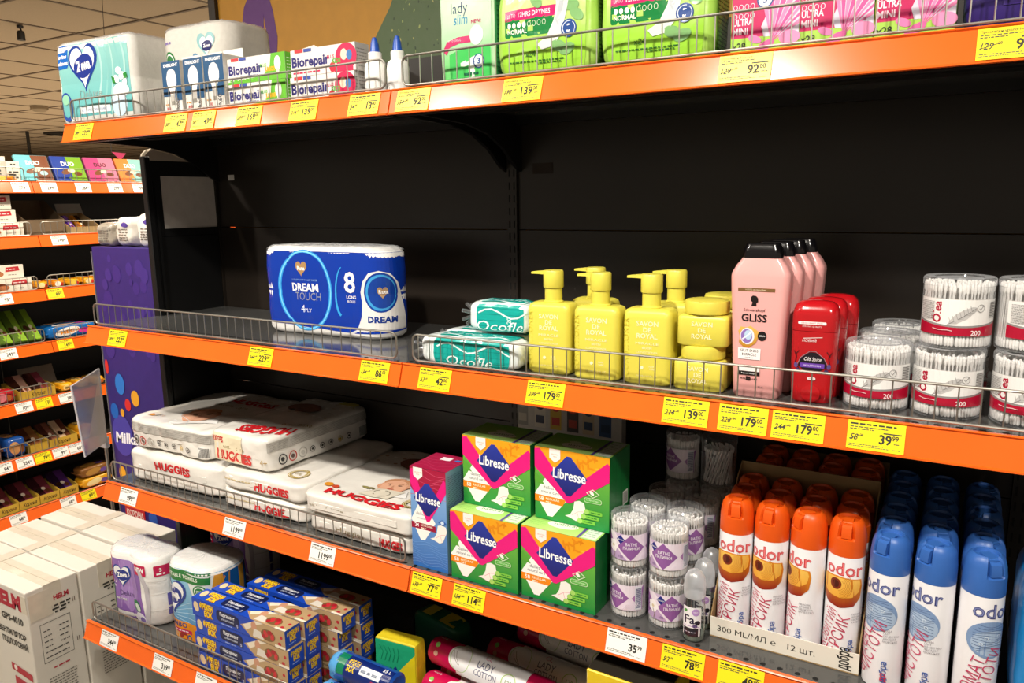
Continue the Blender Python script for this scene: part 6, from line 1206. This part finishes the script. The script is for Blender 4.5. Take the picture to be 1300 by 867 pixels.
obj('front_sheet', plate(1.1).mesh('front_sheet', M_ACRYL, smooth=False), sg); obj('back_sheet', plate(-1.1).mesh('back_sheet', M_ACRYL, smooth=False), sg)
obj('frame', MB().tube([a_, b_, c_, d_], .0028, 6, closed=True).mesh('frame', mat('clear_edge', '#b9b6bb', .25)), sg, 'pale plastic edge')
obj('clip', MB().box(-.012, .020, -.012, .006, .675, .715, 0, .003).mesh('clip', mat('clear_edge', '#b9b6bb')), sg)
# ---------------------------------------------------------------- white fan cartons on the floor
M_FB = mat('white_carton', '#ded9cf', .55, noise_amt=.03, scale=6); M_TAPE = mat('cream_packing_tape', '#d8d0bf', .3, coat=.3)
def fan_box(y0, y1, x1, h, label, full):
    L = .47; w = y1 - y0; t = thing('fan_carton', label, 'carton', (x1 - L / 2, (y0 + y1) / 2, 0), 0, 'white fan cartons on the floor')
    obj('carton', MB().box(-L / 2, L / 2, -w / 2, w / 2, 0, h, 0, .003, 2).mesh('carton', M_FB, smooth=False), t)
    tp = MB().box(-L / 2 - .0006, L / 2 + .0006, -.022, .022, h, h + .0006).box(L / 2, L / 2 + .0006, -.022, .022, h - .07, h + .0006); obj('tape', tp.mesh('tape', M_TAPE, smooth=False), t)
    obj('flap_seam', MB().box(-L / 2 + .004, L / 2 - .004, -.0006, .0006, h + .0006, h + .0012).mesh('flap_seam', mat('seam_line', '#b5ab98', .8), smooth=False), t)  # thin strip in a darker tone marks the joint of the top flaps
    for xx in (-.03,): obj('cross_tape', MB().box(xx - .02, xx + .02, -w / 2, w / 2, h + .0012, h + .0017).mesh('cross_tape', M_TAPE, smooth=False), t)
    A = Art(right(L / 2), off=.0008); W = w / 2; k = '#3a3834'; X = lambda yy: yy - (y0 + y1) / 2
    A.text('HELM', .020, h - .050, .013, '#b5233a', bold=.05, width=.040); A.dashes(-.012, h - .068, .055, .005, k, rt); A.dashes(-.010, h - .077, .050, .005, k, rt); A.dashes(.0, h - .086, .035, .005, k, rt)
    fr = rrect(-.042, h - .212, .037, h - .102, .0005, 1); A.ring(fr, [(a * .975 - .0001, (b - (h - .157)) * .975 + h - .157) for a, b in fr], k)
    for q in range(6): A.dashes(-.035, h - .125 - q * .015, .02 if q < 4 else .06, .0028, k, rt); (A.dashes(.005, h - .125 - q * .015, .025, .0028, k, rt) if q < 4 else None)
    A.dashes(-.02, h - .236, .045, .004, '#b5233a', rt)
    for q in range(9): A.dashes(-.035, h - .262 - q * .008, .072, .0026, '#6a665e', rt)
    for yy in (.047, .052): A.rect(yy, h - .075, yy + .002, h - .062, '#6a5a50'); A.rect(yy, h - .19, yy + .002, h - .178, '#6a5a50')
    obj('side_print', A.mesh('side_print', PR_PAPER), t)
    if full:
        A = Art(front(-w / 2), off=.0008); x = L / 2
        A.text('HELM', x - .095, h - .055, .038, '#b5233a', bold=.06, width=.140); A.text('GPS-4010', x - .078, h - .098, .018, k, bold=.04, width=.105)
        A.text('ВЕНТИЛЯТОР', x - .088, h - .140, .015, k, bold=.04, width=.135); A.text('ПІДЛОГОВИЙ', x - .080, h - .168, .015, k, bold=.04, width=.125)
        A.poly([(x - .115, h - .225), (x - .015, h - .235), (x - .015, h - .255), (x - .115, h - .245)], '#b5233a'); A.poly([(x - .105, h - .262), (x - .015, h - .270), (x - .015, h - .30), (x - .105, h - .29)], '#b5233a'); A.poly(ell(x - .095, h - .236, .008), '#f0e6e0')
        obj('front_print', A.mesh('front_print', PR_PAPER), t)
        obj('label_sticker', MB().box(L / 2 + .0006, L / 2 + .0012, -.062, -.006, h - .085, h - .012).box(L / 2 - .035, L / 2, -w / 2 - .0006, -w / 2, h - .06, h - .012).mesh('label_sticker', M_TAPE, smooth=False), t, 'glossy packing tape patch')
    return t
fan_box(-.600, -.466, -1.110, .500, 'white fan carton nearest the camera with black and red lettering', True)
fan_box(-.462, -.318, -1.106, .500, 'white fan carton in the middle of the three, against the shelf end', False)
fan_box(-.312, -.168, -1.100, .506, 'white fan carton farthest back in front of the purple stand', False)
